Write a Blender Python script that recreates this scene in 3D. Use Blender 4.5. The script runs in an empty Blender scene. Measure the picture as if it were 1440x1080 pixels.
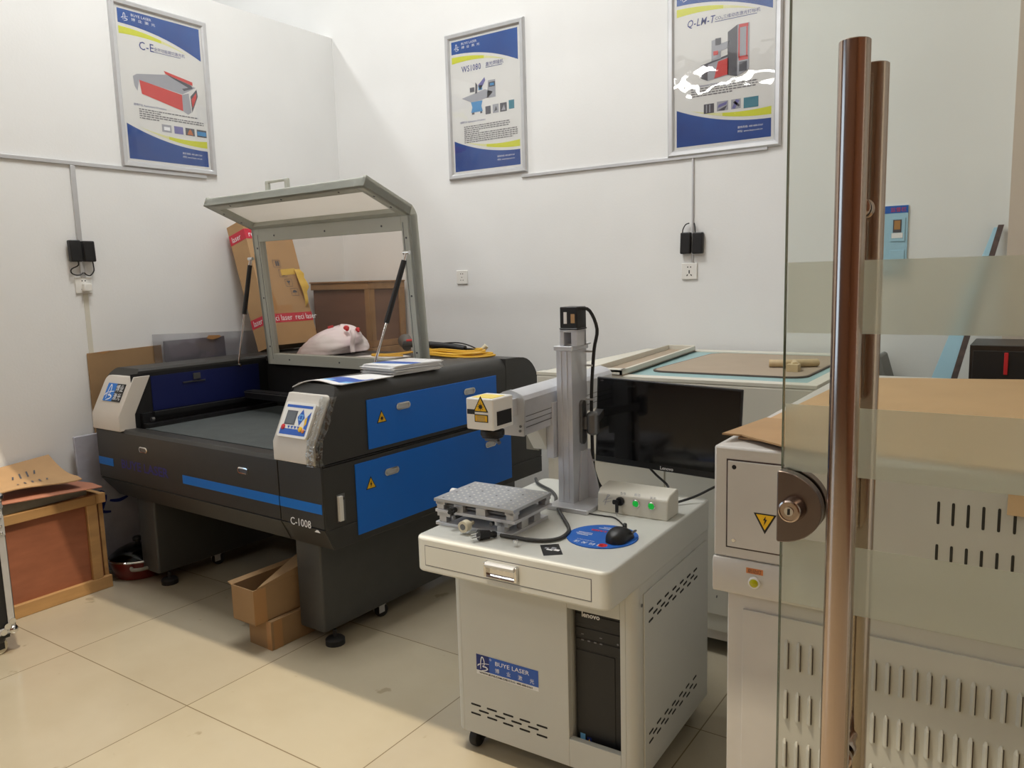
import bpy, math, random
from mathutils import Vector, Matrix
random.seed(7)
R = math.radians
SC = bpy.context.scene
COL = SC.collection
# ---------------------------------------------------------------- camera model (solved from the room's own edges)
FOC, PITCH, ROLL, YAW, EYE = 1102.82, 0.133678, 0.027834, -0.5964895, 1.476
_f = Vector((0, math.cos(PITCH), -math.sin(PITCH))); _r = Vector((1, 0, 0)); _d = _f.cross(_r)
_c, _s = math.cos(ROLL), math.sin(ROLL)
RT = _c*_r+_s*_d; DN = -_s*_r+_c*_d; FW = _f
_Z = Matrix.Rotation(-YAW, 3, 'Z')
RT, DN, FW = _Z @ RT, _Z @ DN, _Z @ FW
EYEP = Vector((0, 0, EYE))

def ray(u, v):
    return RT*((u-720)/FOC)+DN*((v-540)/FOC)+FW

class Frame:
    """a plan frame turned by deg about the room's z axis; gives points where sight lines meet real planes"""
    def __init__(s, deg):
        a = R(deg); s.a = a
        s.ex = Vector((math.cos(a), math.sin(a), 0)); s.ey = Vector((-math.sin(a), math.cos(a), 0))
    def loc(s, p): return (p.dot(s.ex), p.dot(s.ey), p.z)
    def world(s, p): return s.ex*p[0]+s.ey*p[1]+Vector((0, 0, p[2]))
    def x(s, u, v, X): d = ray(u, v); return s.loc(EYEP+d*(X/d.dot(s.ex)))
    def y(s, u, v, Y): d = ray(u, v); return s.loc(EYEP+d*(Y/d.dot(s.ey)))
    def z(s, u, v, Z): d = ray(u, v); return s.loc(EYEP+d*((Z-EYE)/d.z))

F0 = Frame(0); FM = Frame(-1.77); FT = Frame(1.2); FA = Frame(90)

cam = bpy.data.cameras.new('camera'); camo = bpy.data.objects.new('camera', cam); COL.objects.link(camo)
cam.sensor_fit = 'HORIZONTAL'; cam.sensor_width = 36; cam.lens = FOC/1440*36; cam.clip_start = .05; cam.clip_end = 100
camo.matrix_world = Matrix(((RT.x, -DN.x, -FW.x, 0), (RT.y, -DN.y, -FW.y, 0), (RT.z, -DN.z, -FW.z, EYE), (0, 0, 0, 1)))
SC.camera = camo
SC.view_settings.view_transform = 'Standard'; SC.view_settings.look = 'None'; SC.view_settings.gamma = 1
SC.view_settings.use_curve_mapping = False
SC.view_settings.exposure = -0.2

# ---------------------------------------------------------------- materials
def lin(c):
    return tuple(((x/255)/12.92 if x/255 <= .04045 else ((x/255+.055)/1.055)**2.4) for x in c)+(1,)

def mat(name, rgb, rough=.5, metal=0, spec=.5, noise=0, nscale=8, bump=0, bscale=60, coat=0, emit=None, est=1, aniso=None, rgb2=None, wood=None, clearcoat_r=.05):
    m = bpy.data.materials.new(name); m.use_nodes = True
    nt = m.node_tree; b = nt.nodes['Principled BSDF']
    c = lin(rgb)
    b.inputs['Base Color'].default_value = c
    b.inputs['Roughness'].default_value = rough; b.inputs['Metallic'].default_value = metal
    b.inputs['Specular IOR Level'].default_value = spec
    if coat: b.inputs['Coat Weight'].default_value = coat; b.inputs['Coat Roughness'].default_value = clearcoat_r
    tc = nt.nodes.new('ShaderNodeTexCoord')
    if noise or wood:
        n = nt.nodes.new('ShaderNodeTexNoise'); n.inputs['Scale'].default_value = nscale; n.inputs['Detail'].default_value = 6
        src = tc.outputs['Object']
        if wood:
            mp = nt.nodes.new('ShaderNodeMapping'); mp.inputs['Scale'].default_value = wood
            nt.links.new(src, mp.inputs['Vector']); src = mp.outputs['Vector']
        nt.links.new(src, n.inputs['Vector'])
        rp = nt.nodes.new('ShaderNodeValToRGB')
        c2 = lin(rgb2) if rgb2 else tuple(max(0, x*(1-noise)) for x in c[:3])+(1,)
        rp.color_ramp.elements[0].position = .32; rp.color_ramp.elements[1].position = .68
        rp.color_ramp.elements[0].color = c2; rp.color_ramp.elements[1].color = c
        nt.links.new(n.outputs['Fac'], rp.inputs['Fac']); nt.links.new(rp.outputs['Color'], b.inputs['Base Color'])
    if bump:
        n2 = nt.nodes.new('ShaderNodeTexNoise'); n2.inputs['Scale'].default_value = bscale; n2.inputs['Detail'].default_value = 4
        nt.links.new(tc.outputs['Object'], n2.inputs['Vector'])
        bp = nt.nodes.new('ShaderNodeBump'); bp.inputs['Strength'].default_value = bump; bp.inputs['Distance'].default_value = .01
        nt.links.new(n2.outputs['Fac'], bp.inputs['Height']); nt.links.new(bp.outputs['Normal'], b.inputs['Normal'])
    if emit:
        b.inputs['Emission Color'].default_value = lin(emit); b.inputs['Emission Strength'].default_value = est
    return m

def glass(name, tint, amount=.06, rough=0.0, bump=0, bscale=12, power=1.0):
    """thin clear sheet: tinted see-through plus a mirror reflection that grows at grazing angles"""
    m = bpy.data.materials.new(name); m.use_nodes = True; nt = m.node_tree
    nt.nodes.remove(nt.nodes['Principled BSDF']); out = nt.nodes['Material Output']
    t = nt.nodes.new('ShaderNodeBsdfTransparent'); t.inputs['Color'].default_value = lin(tint)
    g = nt.nodes.new('ShaderNodeBsdfGlossy'); g.inputs['Roughness'].default_value = rough
    lw = nt.nodes.new('ShaderNodeLayerWeight'); lw.inputs['Blend'].default_value = .5
    pw = nt.nodes.new('ShaderNodeMath'); pw.operation = 'POWER'; pw.inputs[1].default_value = 5
    fr = nt.nodes.new('ShaderNodeMath'); fr.operation = 'MULTIPLY_ADD'; fr.inputs[1].default_value = .9; fr.inputs[2].default_value = .025
    nt.links.new(lw.outputs['Facing'], pw.inputs[0]); nt.links.new(pw.outputs[0], fr.inputs[0])
    ml = nt.nodes.new('ShaderNodeMath'); ml.operation = 'MULTIPLY'; ml.inputs[1].default_value = power; ml.use_clamp = True
    mx = nt.nodes.new('ShaderNodeMixShader')
    nt.links.new(fr.outputs[0], ml.inputs[0]); nt.links.new(ml.outputs[0], mx.inputs[0])
    nt.links.new(t.outputs[0], mx.inputs[1]); nt.links.new(g.outputs[0], mx.inputs[2]); nt.links.new(mx.outputs[0], out.inputs[0])
    if bump:
        tc = nt.nodes.new('ShaderNodeTexCoord'); n2 = nt.nodes.new('ShaderNodeTexNoise')
        n2.inputs['Scale'].default_value = bscale; n2.inputs['Detail'].default_value = 1.5
        nt.links.new(tc.outputs['Object'], n2.inputs['Vector'])
        bp = nt.nodes.new('ShaderNodeBump'); bp.inputs['Strength'].default_value = bump; bp.inputs['Distance'].default_value = .02
        nt.links.new(n2.outputs['Fac'], bp.inputs['Height'])
        nt.links.new(bp.outputs['Normal'], g.inputs['Normal'])
    return m

def frosted(name, tint):
    m = bpy.data.materials.new(name); m.use_nodes = True; nt = m.node_tree
    nt.nodes.remove(nt.nodes['Principled BSDF']); out = nt.nodes['Material Output']
    rf = nt.nodes.new('ShaderNodeBsdfRefraction'); rf.inputs['Color'].default_value = lin(tint); rf.inputs['Roughness'].default_value = .34; rf.inputs['IOR'].default_value = 1.06
    tl = nt.nodes.new('ShaderNodeBsdfTranslucent'); tl.inputs['Color'].default_value = lin((240, 240, 232))
    df = nt.nodes.new('ShaderNodeBsdfDiffuse'); df.inputs['Color'].default_value = lin((222, 222, 212))
    m1 = nt.nodes.new('ShaderNodeMixShader'); m1.inputs[0].default_value = .22
    m2 = nt.nodes.new('ShaderNodeMixShader'); m2.inputs[0].default_value = .16
    nt.links.new(rf.outputs[0], m1.inputs[1]); nt.links.new(tl.outputs[0], m1.inputs[2])
    nt.links.new(m1.outputs[0], m2.inputs[1]); nt.links.new(df.outputs[0], m2.inputs[2]); nt.links.new(m2.outputs[0], out.inputs[0])
    return m

def translucent(name, rgb):
    m = mat(name, rgb, .35, noise=.02); nt = m.node_tree; b = nt.nodes['Principled BSDF']; out = nt.nodes['Material Output']
    t = nt.nodes.new('ShaderNodeBsdfTranslucent'); t.inputs['Color'].default_value = lin(rgb); x = nt.nodes.new('ShaderNodeMixShader'); x.inputs[0].default_value = .55
    nt.links.new(b.outputs[0], x.inputs[1]); nt.links.new(t.outputs[0], x.inputs[2]); nt.links.new(x.outputs[0], out.inputs[0]); return m

def brushed(name, rgb, rough=.25):
    m = mat(name, rgb, rough, 1)
    nt = m.node_tree; b = nt.nodes['Principled BSDF']
    tc = nt.nodes.new('ShaderNodeTexCoord'); mp = nt.nodes.new('ShaderNodeMapping'); mp.inputs['Scale'].default_value = (300, 300, 3)
    n = nt.nodes.new('ShaderNodeTexNoise'); n.inputs['Scale'].default_value = 1
    mr = nt.nodes.new('ShaderNodeMapRange'); mr.inputs['To Min'].default_value = rough*.8; mr.inputs['To Max'].default_value = rough*1.25
    nt.links.new(tc.outputs['Object'], mp.inputs['Vector']); nt.links.new(mp.outputs['Vector'], n.inputs['Vector'])
    nt.links.new(n.outputs['Fac'], mr.inputs['Value']); nt.links.new(mr.outputs['Result'], b.inputs['Roughness'])
    return m

def floor_mat():
    m = mat('cream polished tile', (222, 210, 186), .13, 0, .5)
    nt = m.node_tree; b = nt.nodes['Principled BSDF']
    tc = nt.nodes.new('ShaderNodeTexCoord')
    mp = nt.nodes.new('ShaderNodeMapping'); mp.inputs['Location'].default_value = (.857+.0, -1.500, 0)
    br = nt.nodes.new('ShaderNodeTexBrick'); br.offset = 0; br.squash = 1
    br.inputs['Scale'].default_value = 1; br.inputs['Brick Width'].default_value = .8; br.inputs['Row Height'].default_value = .8
    br.inputs['Mortar Size'].default_value = .0022; br.inputs['Mortar Smooth'].default_value = .1; br.inputs['Bias'].default_value = 0
    br.inputs['Color1'].default_value = lin((182, 172, 149)); br.inputs['Color2'].default_value = lin((177, 167, 146)); br.inputs['Mortar'].default_value = lin((128, 115, 92))
    n = nt.nodes.new('ShaderNodeTexNoise'); n.inputs['Scale'].default_value = 2.2; n.inputs['Detail'].default_value = 7
    rp = nt.nodes.new('ShaderNodeValToRGB'); rp.color_ramp.elements[0].color = (.86, .84, .80, 1); rp.color_ramp.elements[1].color = (1, 1, 1, 1)
    rp.color_ramp.elements[0].position = .35; rp.color_ramp.elements[1].position = .6
    n3 = nt.nodes.new('ShaderNodeTexNoise'); n3.inputs['Scale'].default_value = 9; n3.inputs['Detail'].default_value = 3
    rp3 = nt.nodes.new('ShaderNodeValToRGB'); rp3.color_ramp.elements[0].position = .27; rp3.color_ramp.elements[1].position = .31
    rp3.color_ramp.elements[0].color = (.6, .57, .5, 1); rp3.color_ramp.elements[1].color = (1, 1, 1, 1)
    mx = nt.nodes.new('ShaderNodeMix'); mx.data_type = 'RGBA'; mx.blend_type = 'MULTIPLY'; mx.inputs[0].default_value = .55
    mx2 = nt.nodes.new('ShaderNodeMix'); mx2.data_type = 'RGBA'; mx2.blend_type = 'MULTIPLY'; mx2.inputs[0].default_value = .6
    L = nt.links.new
    L(tc.outputs['Object'], mp.inputs['Vector']); L(mp.outputs['Vector'], br.inputs['Vector']); L(tc.outputs['Object'], n.inputs['Vector']); L(tc.outputs['Object'], n3.inputs['Vector'])
    L(n.outputs['Fac'], rp.inputs['Fac']); L(n3.outputs['Fac'], rp3.inputs['Fac'])
    L(br.outputs['Color'], mx.inputs[6]); L(rp.outputs['Color'], mx.inputs[7])
    L(mx.outputs[2], mx2.inputs[6]); L(rp3.outputs['Color'], mx2.inputs[7]); L(mx2.outputs[2], b.inputs['Base Color'])
    return m

M = dict(
    wall=mat('white wall paint', (234, 235, 234), .75, noise=.03, nscale=3, bump=.05, bscale=90),
    wall2=mat('wall paint with warm light tint', (214, 200, 186), .75, noise=.03, nscale=3),  # same white wall; the warmer light there is painted into the colour
    ceil=mat('ceiling paint', (225, 225, 222), .8, noise=.02),
    floor=floor_mat(),
    brown=mat('added brown wall', (128, 88, 62), .5, noise=.2, nscale=2),
    alu=mat('satin aluminium frame', (205, 206, 208), .34, .5, noise=.05, nscale=20),
    aluL=mat('milled aluminium', (214, 216, 221), .36, .45, noise=.06, nscale=25),
    aluD=mat('dark grey metal', (120, 120, 120), .35, .8, noise=.1),
    aluP=mat('stage plate aluminium', (184, 187, 192), .32, .6, noise=.05, nscale=25),
    chrome=mat('chrome', (225, 225, 225), .12, 1, noise=.03),
    steel=brushed('brushed steel', (186, 168, 156), .16),
    steelD=brushed('dark brushed steel', (122, 112, 108), .3),
    white=mat('white plastic', (232, 231, 226), .4, noise=.02),
    ivory=mat('ivory painted metal', (216, 213, 200), .45, noise=.03, nscale=4),
    cream=mat('cream painted steel', (212, 206, 197), .5, noise=.05, nscale=6),
    creamK=mat('scuffed cream paint', (206, 202, 196), .5, noise=.08, nscale=7),
    table=mat('pale cream powder coat', (204, 205, 198), .42, noise=.03, nscale=5),
    dark=mat('charcoal powder coat', (52, 51, 49), .45, noise=.08, nscale=15, bump=.03, bscale=300),
    darkleg=mat('slate powder coat', (66, 67, 66), .4, noise=.08, nscale=15),
    black=mat('black plastic', (24, 24, 26), .45, noise=.1),
    blackm=mat('matt black', (12, 12, 13), .7, noise=.1),
    rubber=mat('black rubber', (32, 32, 33), .6, noise=.1),
    blue=mat('blue panel paint', (0, 106, 208), .4, noise=.03, nscale=10),
    innerblue=mat('deep blue lining', (8, 22, 82), .5, noise=.1),
    bluedk=mat('dark blue panel', (14, 40, 120), .5, noise=.05),
    stripe=mat('bright blue tape', (10, 112, 205), .4, noise=.02),
    bluetext=mat('faded violet lettering', (52, 50, 128), .5, noise=.1),
    lidgrey=mat('grey green lid paint', (188, 191, 182), .42, noise=.04),
    acrylic=translucent('white acrylic', (236, 232, 226)),
    bed=mat('charcoal bed', (74, 80, 80), .7, noise=.2, nscale=12, bump=.3, bscale=250),
    card=mat('brown cardboard', (184, 148, 106), .8, noise=.12, nscale=6),
    cardK=mat('pale brown cardboard', (202, 166, 124), .8, noise=.08, nscale=5),
    cardD=mat('dull brown cardboard', (160, 129, 92), .85, noise=.12, nscale=6),
    tan=mat('brown packing tape', (176, 132, 84), .35, noise=.05),
    redtape=mat('red printed tape', (200, 40, 62), .35, noise=.05),
    ply=mat('red brown plywood', (166, 102, 72), .6, noise=.25, nscale=1, wood=(3, 6, 20)),
    plyD=mat('dark red brown plywood', (128, 94, 76), .6, noise=.25, nscale=1, wood=(3, 3, 20)),
    pine=mat('pine batten', (196, 152, 98), .6, noise=.25, nscale=1, wood=(20, 4, 20)),
    pineD=mat('aged pine batten', (166, 128, 88), .6, noise=.25, nscale=1, wood=(6, 20, 20)),
    foam=mat('grey foam', (142, 140, 128), .9, noise=.12, bump=.1),
    redply=mat('pinkish plywood', (184, 124, 98), .7, noise=.15, nscale=9),
    paper=mat('white paper', (238, 238, 238), .5, noise=.02),
    paperE=mat('paper edges', (214, 212, 206), .6, noise=.08, nscale=60),
    pblue=mat('printed blue', (36, 92, 190), .35, noise=.1),
    plblue=mat('printed light blue', (120, 190, 240), .35, noise=.05),
    posterb=mat('poster blue', (14, 84, 166), .35, noise=1, nscale=2.6, rgb2=(20, 58, 132)),
    postery=mat('poster yellow green', (214, 218, 52), .4, noise=.04),
    posteryl=mat('poster faded yellow', (226, 226, 166), .4, noise=.04),
    posterw=mat('poster white', (226, 226, 223), .5, noise=.02),
    ink=mat('grey ink', (120, 118, 122), .6, noise=.05),
    inkblue=mat('blue ink', (56, 66, 138), .6, noise=.05),
    inkwhite=mat('white ink', (240, 242, 246), .5, noise=.02),
    inkblack=mat('black ink', (20, 20, 22), .5, noise=.05),
    inkgrey=mat('pale grey ink', (176, 178, 184), .6, noise=.05),
    pred=mat('printed red', (208, 62, 58), .45, noise=.05),
    pgrey=mat('printed grey', (164, 166, 174), .45, noise=.05),
    pdgrey=mat('printed dark grey', (84, 84, 92), .45, noise=.1),
    pcyan=mat('printed cyan', (74, 148, 204), .45, noise=.15),
    porange=mat('printed orange', (206, 118, 62), .45, noise=.3),
    pteal=mat('printed teal', (66, 138, 158), .45, noise=.2),
    pviolet=mat('printed violet', (120, 118, 178), .45, noise=.3),
    yellow=mat('warning yellow', (240, 190, 20), .4, noise=.03),
    yellowp=mat('pale yellow label', (238, 214, 92), .45, noise=.04),
    red=mat('red plastic', (206, 36, 44), .4, noise=.04),
    lcd=mat('grey display', (98, 104, 110), .2, noise=.04),
    screen=mat('dark monitor screen', (20, 20, 22), .09, 0, .6, noise=.1, nscale=3),
    green=mat('green lit button', (20, 170, 60), .25, noise=.1, emit=(20, 210, 70), est=.35),
    limeb=mat('yellow green button', (186, 182, 10), .25, noise=.05),
    cable=mat('black cable', (26, 26, 27), .45, noise=.05),
    cableg=mat('grey cable', (60, 60, 58), .45, noise=.05),
    ycable=mat('yellow cable', (226, 176, 52), .45, noise=.08),
    gcable=mat('green hose', (70, 150, 60), .45, noise=.08),
    teal=mat('teal painted top', (146, 182, 184), .45, noise=.06),
    mat_=mat('beige cutting mat', (172, 156, 136), .75, noise=.12, nscale=3),
    matedge=mat('dark mat edge', (98, 86, 78), .7, noise=.1),
    lwood=mat('pale wood', (208, 186, 146), .6, noise=.15, nscale=1, wood=(20, 4, 20)),
    bag=mat('white plastic bag', (246, 242, 243), .35, noise=1, nscale=5, rgb2=(240, 220, 228), bump=.25, bscale=22),
    padblue=mat('mouse pad blue', (22, 94, 184), .6, noise=.04),
    panred=mat('dark red enamel', (112, 30, 22), .3, noise=.2),
    lidglass=glass('pan lid glass', (150, 156, 165), rough=.03),
    pane=glass('lid pane', (246, 243, 240), power=.8),
    door=glass('door glass', (247, 249, 246), power=.8),
    film=glass('clear film', (236, 236, 238), rough=.15, bump=.5, bscale=9, power=3.0),
    greysheet=mat('grey translucent sheet', (158, 155, 162), .4, noise=.1),
    wrap=mat('milky bubble wrap', (176, 176, 186), .3, noise=.15, nscale=9, bump=.4, bscale=30),
    posterfilm=glass('poster film', (253, 253, 253), rough=.025, bump=.16, bscale=7, power=1.6),
    tapeclear=glass('clear packing tape', (225, 225, 220), rough=.1, bump=1, bscale=40, power=6),
    frost=frosted('frosted band', (252, 252, 248)),
    edge=mat('green glass edge', (96, 110, 96), .2, noise=.1),
    lightblue=mat('light blue board', (164, 204, 224), .5, noise=.05),
    grime_shade=mat('dark weathered strip', (92, 72, 68), .6, noise=1, nscale=30, rgb2=(52, 46, 44)),  # weathered strip; also the shade painted in at louvre openings
    darkcab=mat('dark machine enamel', (38, 32, 32), .35, noise=1, nscale=8, rgb2=(20, 18, 18)),
    greyfelt=mat('grey cover', (132, 134, 132), .8, noise=.1),
    ytape=mat('yellow paper tape', (222, 184, 84), .55, noise=.08),
    lcream=mat('pale ivory wheel', (222, 214, 188), .45, noise=.05),
    orangelab=mat('orange label', (214, 132, 76), .5, noise=.05),
)

# ---------------------------------------------------------------- mesh builder
class MB:
    def __init__(s): s.v = []; s.f = []; s.m = []
    def add(s, vs, fs, m=0):
        o = len(s.v); s.v += [tuple(p) for p in vs]; s.f += [tuple(i+o for i in f) for f in fs]; s.m += [m]*len(fs); return s
    def box(s, x0, x1, y0, y1, z0, z1, m=0):
        if x0 > x1: x0, x1 = x1, x0
        if y0 > y1: y0, y1 = y1, y0
        if z0 > z1: z0, z1 = z1, z0
        v = [(x, y, z) for z in (z0, z1) for y in (y0, y1) for x in (x0, x1)]
        return s.add(v, [(0, 2, 3, 1), (4, 5, 7, 6), (0, 1, 5, 4), (2, 6, 7, 3), (0, 4, 6, 2), (1, 3, 7, 5)], m)
    def prism(s, pts, ax, a, b, m=0):
        n = len(pts)
        def P(p, t): return {'x': (t, p[0], p[1]), 'y': (p[0], t, p[1]), 'z': (p[0], p[1], t)}[ax]
        v = [P(p, a) for p in pts]+[P(p, b) for p in pts]
        return s.add(v, [tuple(range(n))[::-1], tuple(range(n, 2*n))]+[(i, (i+1) % n, n+(i+1) % n, n+i) for i in range(n)], m)
    def hexa(s, lo, hi, m=0):
        """two rings of four points"""
        return s.add(list(lo)+list(hi), [(3, 2, 1, 0), (4, 5, 6, 7)]+[(i, (i+1) % 4, 4+(i+1) % 4, 4+i) for i in range(4)], m)
    def cyl(s, p0, p1, r, r1=None, n=20, m=0):
        p0, p1 = Vector(p0), Vector(p1); r1 = r if r1 is None else r1
        a = (p1-p0).normalized(); u = a.orthogonal().normalized(); w = a.cross(u)
        v = [p0+(u*math.cos(t)+w*math.sin(t))*r for t in [2*math.pi*i/n for i in range(n)]]
        v += [p1+(u*math.cos(t)+w*math.sin(t))*r1 for t in [2*math.pi*i/n for i in range(n)]]
        return s.add(v, [tuple(range(n))[::-1], tuple(range(n, 2*n))]+[(i, (i+1) % n, n+(i+1) % n, n+i) for i in range(n)], m)
    def tube(s, pts, r, n=8, m=0, closed=False, sub=4):
        P = [Vector(p) for p in pts]
        if sub > 1 and len(P) > 2:
            Q = []; N = len(P)
            for i in range(N if closed else N-1):
                g = (lambda k: P[k % N]) if closed else (lambda k: P[min(max(k, 0), N-1)])
                a, b, c, d = g(i-1), g(i), g(i+1), g(i+2)
                for j in range(sub):
                    t = j/sub
                    Q.append(.5*((2*b)+(c-a)*t+(2*a-5*b+4*c-d)*t*t+(-a+3*b-3*c+d)*t**3))
            if not closed: Q.append(P[-1])
            P = Q
        N = len(P); vs = []; u = None
        for i in range(N):
            t = (P[(i+1) % N]-P[i-1]) if closed else (P[min(i+1, N-1)]-P[max(i-1, 0)])
            t = t.normalized() if t.length > 1e-9 else Vector((0, 0, 1))
            u = t.orthogonal().normalized() if u is None else (u-t*u.dot(t))
            u = u.normalized() if u.length > 1e-6 else t.orthogonal().normalized()
            w = t.cross(u)
            vs += [P[i]+(u*math.cos(q)+w*math.sin(q))*r for q in [2*math.pi*k/n for k in range(n)]]
        fs = []
        for i in range(N if closed else N-1):
            j = (i+1) % N
            fs += [(i*n+k, i*n+(k+1) % n, j*n+(k+1) % n, j*n+k) for k in range(n)]
        if not closed: fs += [tuple(range(n))[::-1], tuple(range((N-1)*n, N*n))]
        return s.add(vs, fs, m)
    def lathe(s, prof, c=(0, 0, 0), axis=(0, 0, 1), n=28, m=0):
        """prof: (radius, height) pairs along the axis from c"""
        c = Vector(c); a = Vector(axis).normalized(); u = a.orthogonal().normalized(); w = a.cross(u)
        vs = []
        for r, h in prof:
            vs += [c+a*h+(u*math.cos(t)+w*math.sin(t))*max(r, 1e-5) for t in [2*math.pi*i/n for i in range(n)]]
        fs = []
        for i in range(len(prof)-1):
            fs += [(i*n+k, i*n+(k+1) % n, (i+1)*n+(k+1) % n, (i+1)*n+k) for k in range(n)]
        if prof[0][0] > 1e-4: fs.append(tuple(range(n))[::-1])
        if prof[-1][0] > 1e-4: fs.append(tuple(range((len(prof)-1)*n, len(prof)*n)))
        return s.add(vs, fs, m)
    def flat(s, pts, m=0): return s.add(pts, [tuple(range(len(pts)))], m)
    def plate(s, pts, d, m=0):
        """flat outline given a real thickness d (vector)"""
        n = len(pts); d = Vector(d); v = [Vector(p) for p in pts]+[Vector(p)+d for p in pts]
        return s.add(v, [tuple(range(n))[::-1], tuple(range(n, 2*n))]+[(i, (i+1) % n, n+(i+1) % n, n+i) for i in range(n)], m)
    def ribbon(s, pts, wd, o, xd, yd, m=0):
        """flat stroke along 2-D points laid in the plane o + x*xd + y*yd"""
        o, xd, yd = Vector(o), Vector(xd), Vector(yd); P = [Vector((p[0], p[1])) for p in pts]
        Q = []
        N = len(P)
        for i in range(N-1):
            g = lambda k: P[min(max(k, 0), N-1)]
            a, b, c, d = g(i-1), g(i), g(i+1), g(i+2)
            for j in range(5):
                t = j/5; Q.append(.5*((2*b)+(c-a)*t+(2*a-5*b+4*c-d)*t*t+(-a+3*b-3*c+d)*t**3))
        Q.append(P[-1]); N = len(Q); vs = []
        for i in range(N):
            t = (Q[min(i+1, N-1)]-Q[max(i-1, 0)])
            t = t.normalized() if t.length > 1e-9 else Vector((1, 0))
            nn = Vector((-t.y, t.x)); k = wd*(.55+.45*math.sin(math.pi*min(1, max(0, i/(N-1)))))/2
            for q in (Q[i]+nn*k, Q[i]-nn*k): vs.append(o+xd*q.x+yd*q.y)
        return s.add(vs, [(2*i, 2*i+1, 2*i+3, 2*i+2) for i in range(N-1)], m)
    def text(s, txt, size, o, xd, yd, m=0, align='LEFT', bold=0, sx=1.0, spacing=1.0, shear=0):
        cu = bpy.data.curves.new('t', 'FONT'); cu.body = txt; cu.size = size; cu.align_x = align; cu.space_character = spacing
        cu.offset = bold; cu.shear = shear; cu.resolution_u = 2
        cu.offset = 0 if any(ord(c) > 0x2e00 for c in txt) else bold; ob = bpy.data.objects.new('t', cu); me = bpy.data.meshes.new_from_object(ob)
        o, xd, yd = Vector(o), Vector(xd), Vector(yd)
        s.add([o+xd*(v.co.x*sx)+yd*v.co.y for v in me.vertices], [tuple(p.vertices) for p in me.polygons], m)
        bpy.data.objects.remove(ob); bpy.data.curves.remove(cu); bpy.data.meshes.remove(me); return s
    def sphere(s, c, r, n=16, m=0, sc=(1, 1, 1)):
        vs = []; k = n//2
        for i in range(k+1):
            t = math.pi*i/k
            for j in range(n):
                q = 2*math.pi*j/n
                vs.append((c[0]+r*sc[0]*math.sin(t)*math.cos(q), c[1]+r*sc[1]*math.sin(t)*math.sin(q), c[2]-r*sc[2]*math.cos(t)))
        fs = [(i*n+j, i*n+(j+1) % n, (i+1)*n+(j+1) % n, (i+1)*n+j) for i in range(k) for j in range(n)]
        return s.add(vs, fs, m)
    def map(s, fn): s.v = [tuple(fn(Vector(p))) for p in s.v]; return s
    def mesh(s, name, mats, o=(0, 0, 0), smooth=35):
        me = bpy.data.meshes.new(name); me.from_pydata([(p[0]-o[0], p[1]-o[1], p[2]-o[2]) for p in s.v], [], s.f)
        for q in mats: me.materials.append(q)
        me.polygons.foreach_set('material_index', s.m); me.polygons.foreach_set('use_smooth', [True]*len(s.f))
        me.update(); me.set_sharp_from_angle(angle=R(smooth)); return me

def mats_of(m):
    return [M[k] if isinstance(k, str) else k for k in (m if isinstance(m, (list, tuple)) else [m])]

def bev(o, w, seg=2):
    b = o.modifiers.new('bevel', 'BEVEL'); b.width = w; b.segments = seg; b.limit_method = 'ANGLE'; b.angle_limit = R(40); b.harden_normals = False

def tag(o, label=None, cat=None, group=None, kind=None):
    for k, v in (('label', label), ('category', cat), ('group', group), ('kind', kind)):
        if v: o[k] = v
    return o

class Thing:
    """an Empty standing at the thing's base; parts are its children, given in plan-frame coordinates"""
    def __init__(s, name, label, cat, fr, o, group=None, kind=None):
        s.fr, s.o = fr, o
        s.e = bpy.data.objects.new(name, None); COL.objects.link(s.e); s.e.empty_display_size = .1
        s.e.location = fr.world(o); s.e.rotation_euler = (0, 0, fr.a)
        tag(s.e, label, cat, group, kind)
    def part(s, name, mb, m, parent=None, bevel=0, label=None, smooth=35, seg=2, stuff=False):
        o = bpy.data.objects.new(name, mb.mesh(name, mats_of(m), s.o, smooth)); COL.objects.link(o)
        o.parent = parent or s.e
        if bevel: bev(o, bevel, seg)
        if label: o['label'] = label
        if stuff: o['kind'] = 'stuff'
        return o

def solo(name, mb, m, label, cat, fr=F0, o=(0, 0, 0), bevel=0, group=None, kind=None, smooth=35, seg=2):
    ob = bpy.data.objects.new(name, mb.mesh(name, mats_of(m), o, smooth)); COL.objects.link(ob)
    ob.location = fr.world(o); ob.rotation_euler = (0, 0, fr.a)
    if bevel: bev(ob, bevel, seg)
    return tag(ob, label, cat, group, kind)

def struct(name, mb, m, label, cat, fr=F0):
    return solo(name, mb, m, label, cat, fr, kind='structure')

def capsule(l, w, n=6):
    """outline of a rounded slot, long along x"""
    r = w/2; h = l/2-r; P = []
    for i in range(n+1): t = -math.pi/2+math.pi*i/n; P.append((h+r*math.cos(t), r*math.sin(t)))
    for i in range(n+1): t = math.pi/2+math.pi*i/n; P.append((-h+r*math.cos(t), r*math.sin(t)))
    return P

def rrect(x0, x1, y0, y1, r, n=5, corners=(1, 1, 1, 1)):
    """rounded rectangle outline; corners: bottom-left, bottom-right, top-right, top-left"""
    P = []
    for k, (cx, cy, a0) in enumerate(((x0, y0, 180), (x1, y0, 270), (x1, y1, 0), (x0, y1, 90))):
        if corners[k]:
            ox = cx+(r if cx == x0 else -r); oy = cy+(r if cy == y0 else -r)
            P += [(ox+r*math.cos(R(a0+90*i/n)), oy+r*math.sin(R(a0+90*i/n))) for i in range(n+1)]
        else: P.append((cx, cy))
    return P

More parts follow.
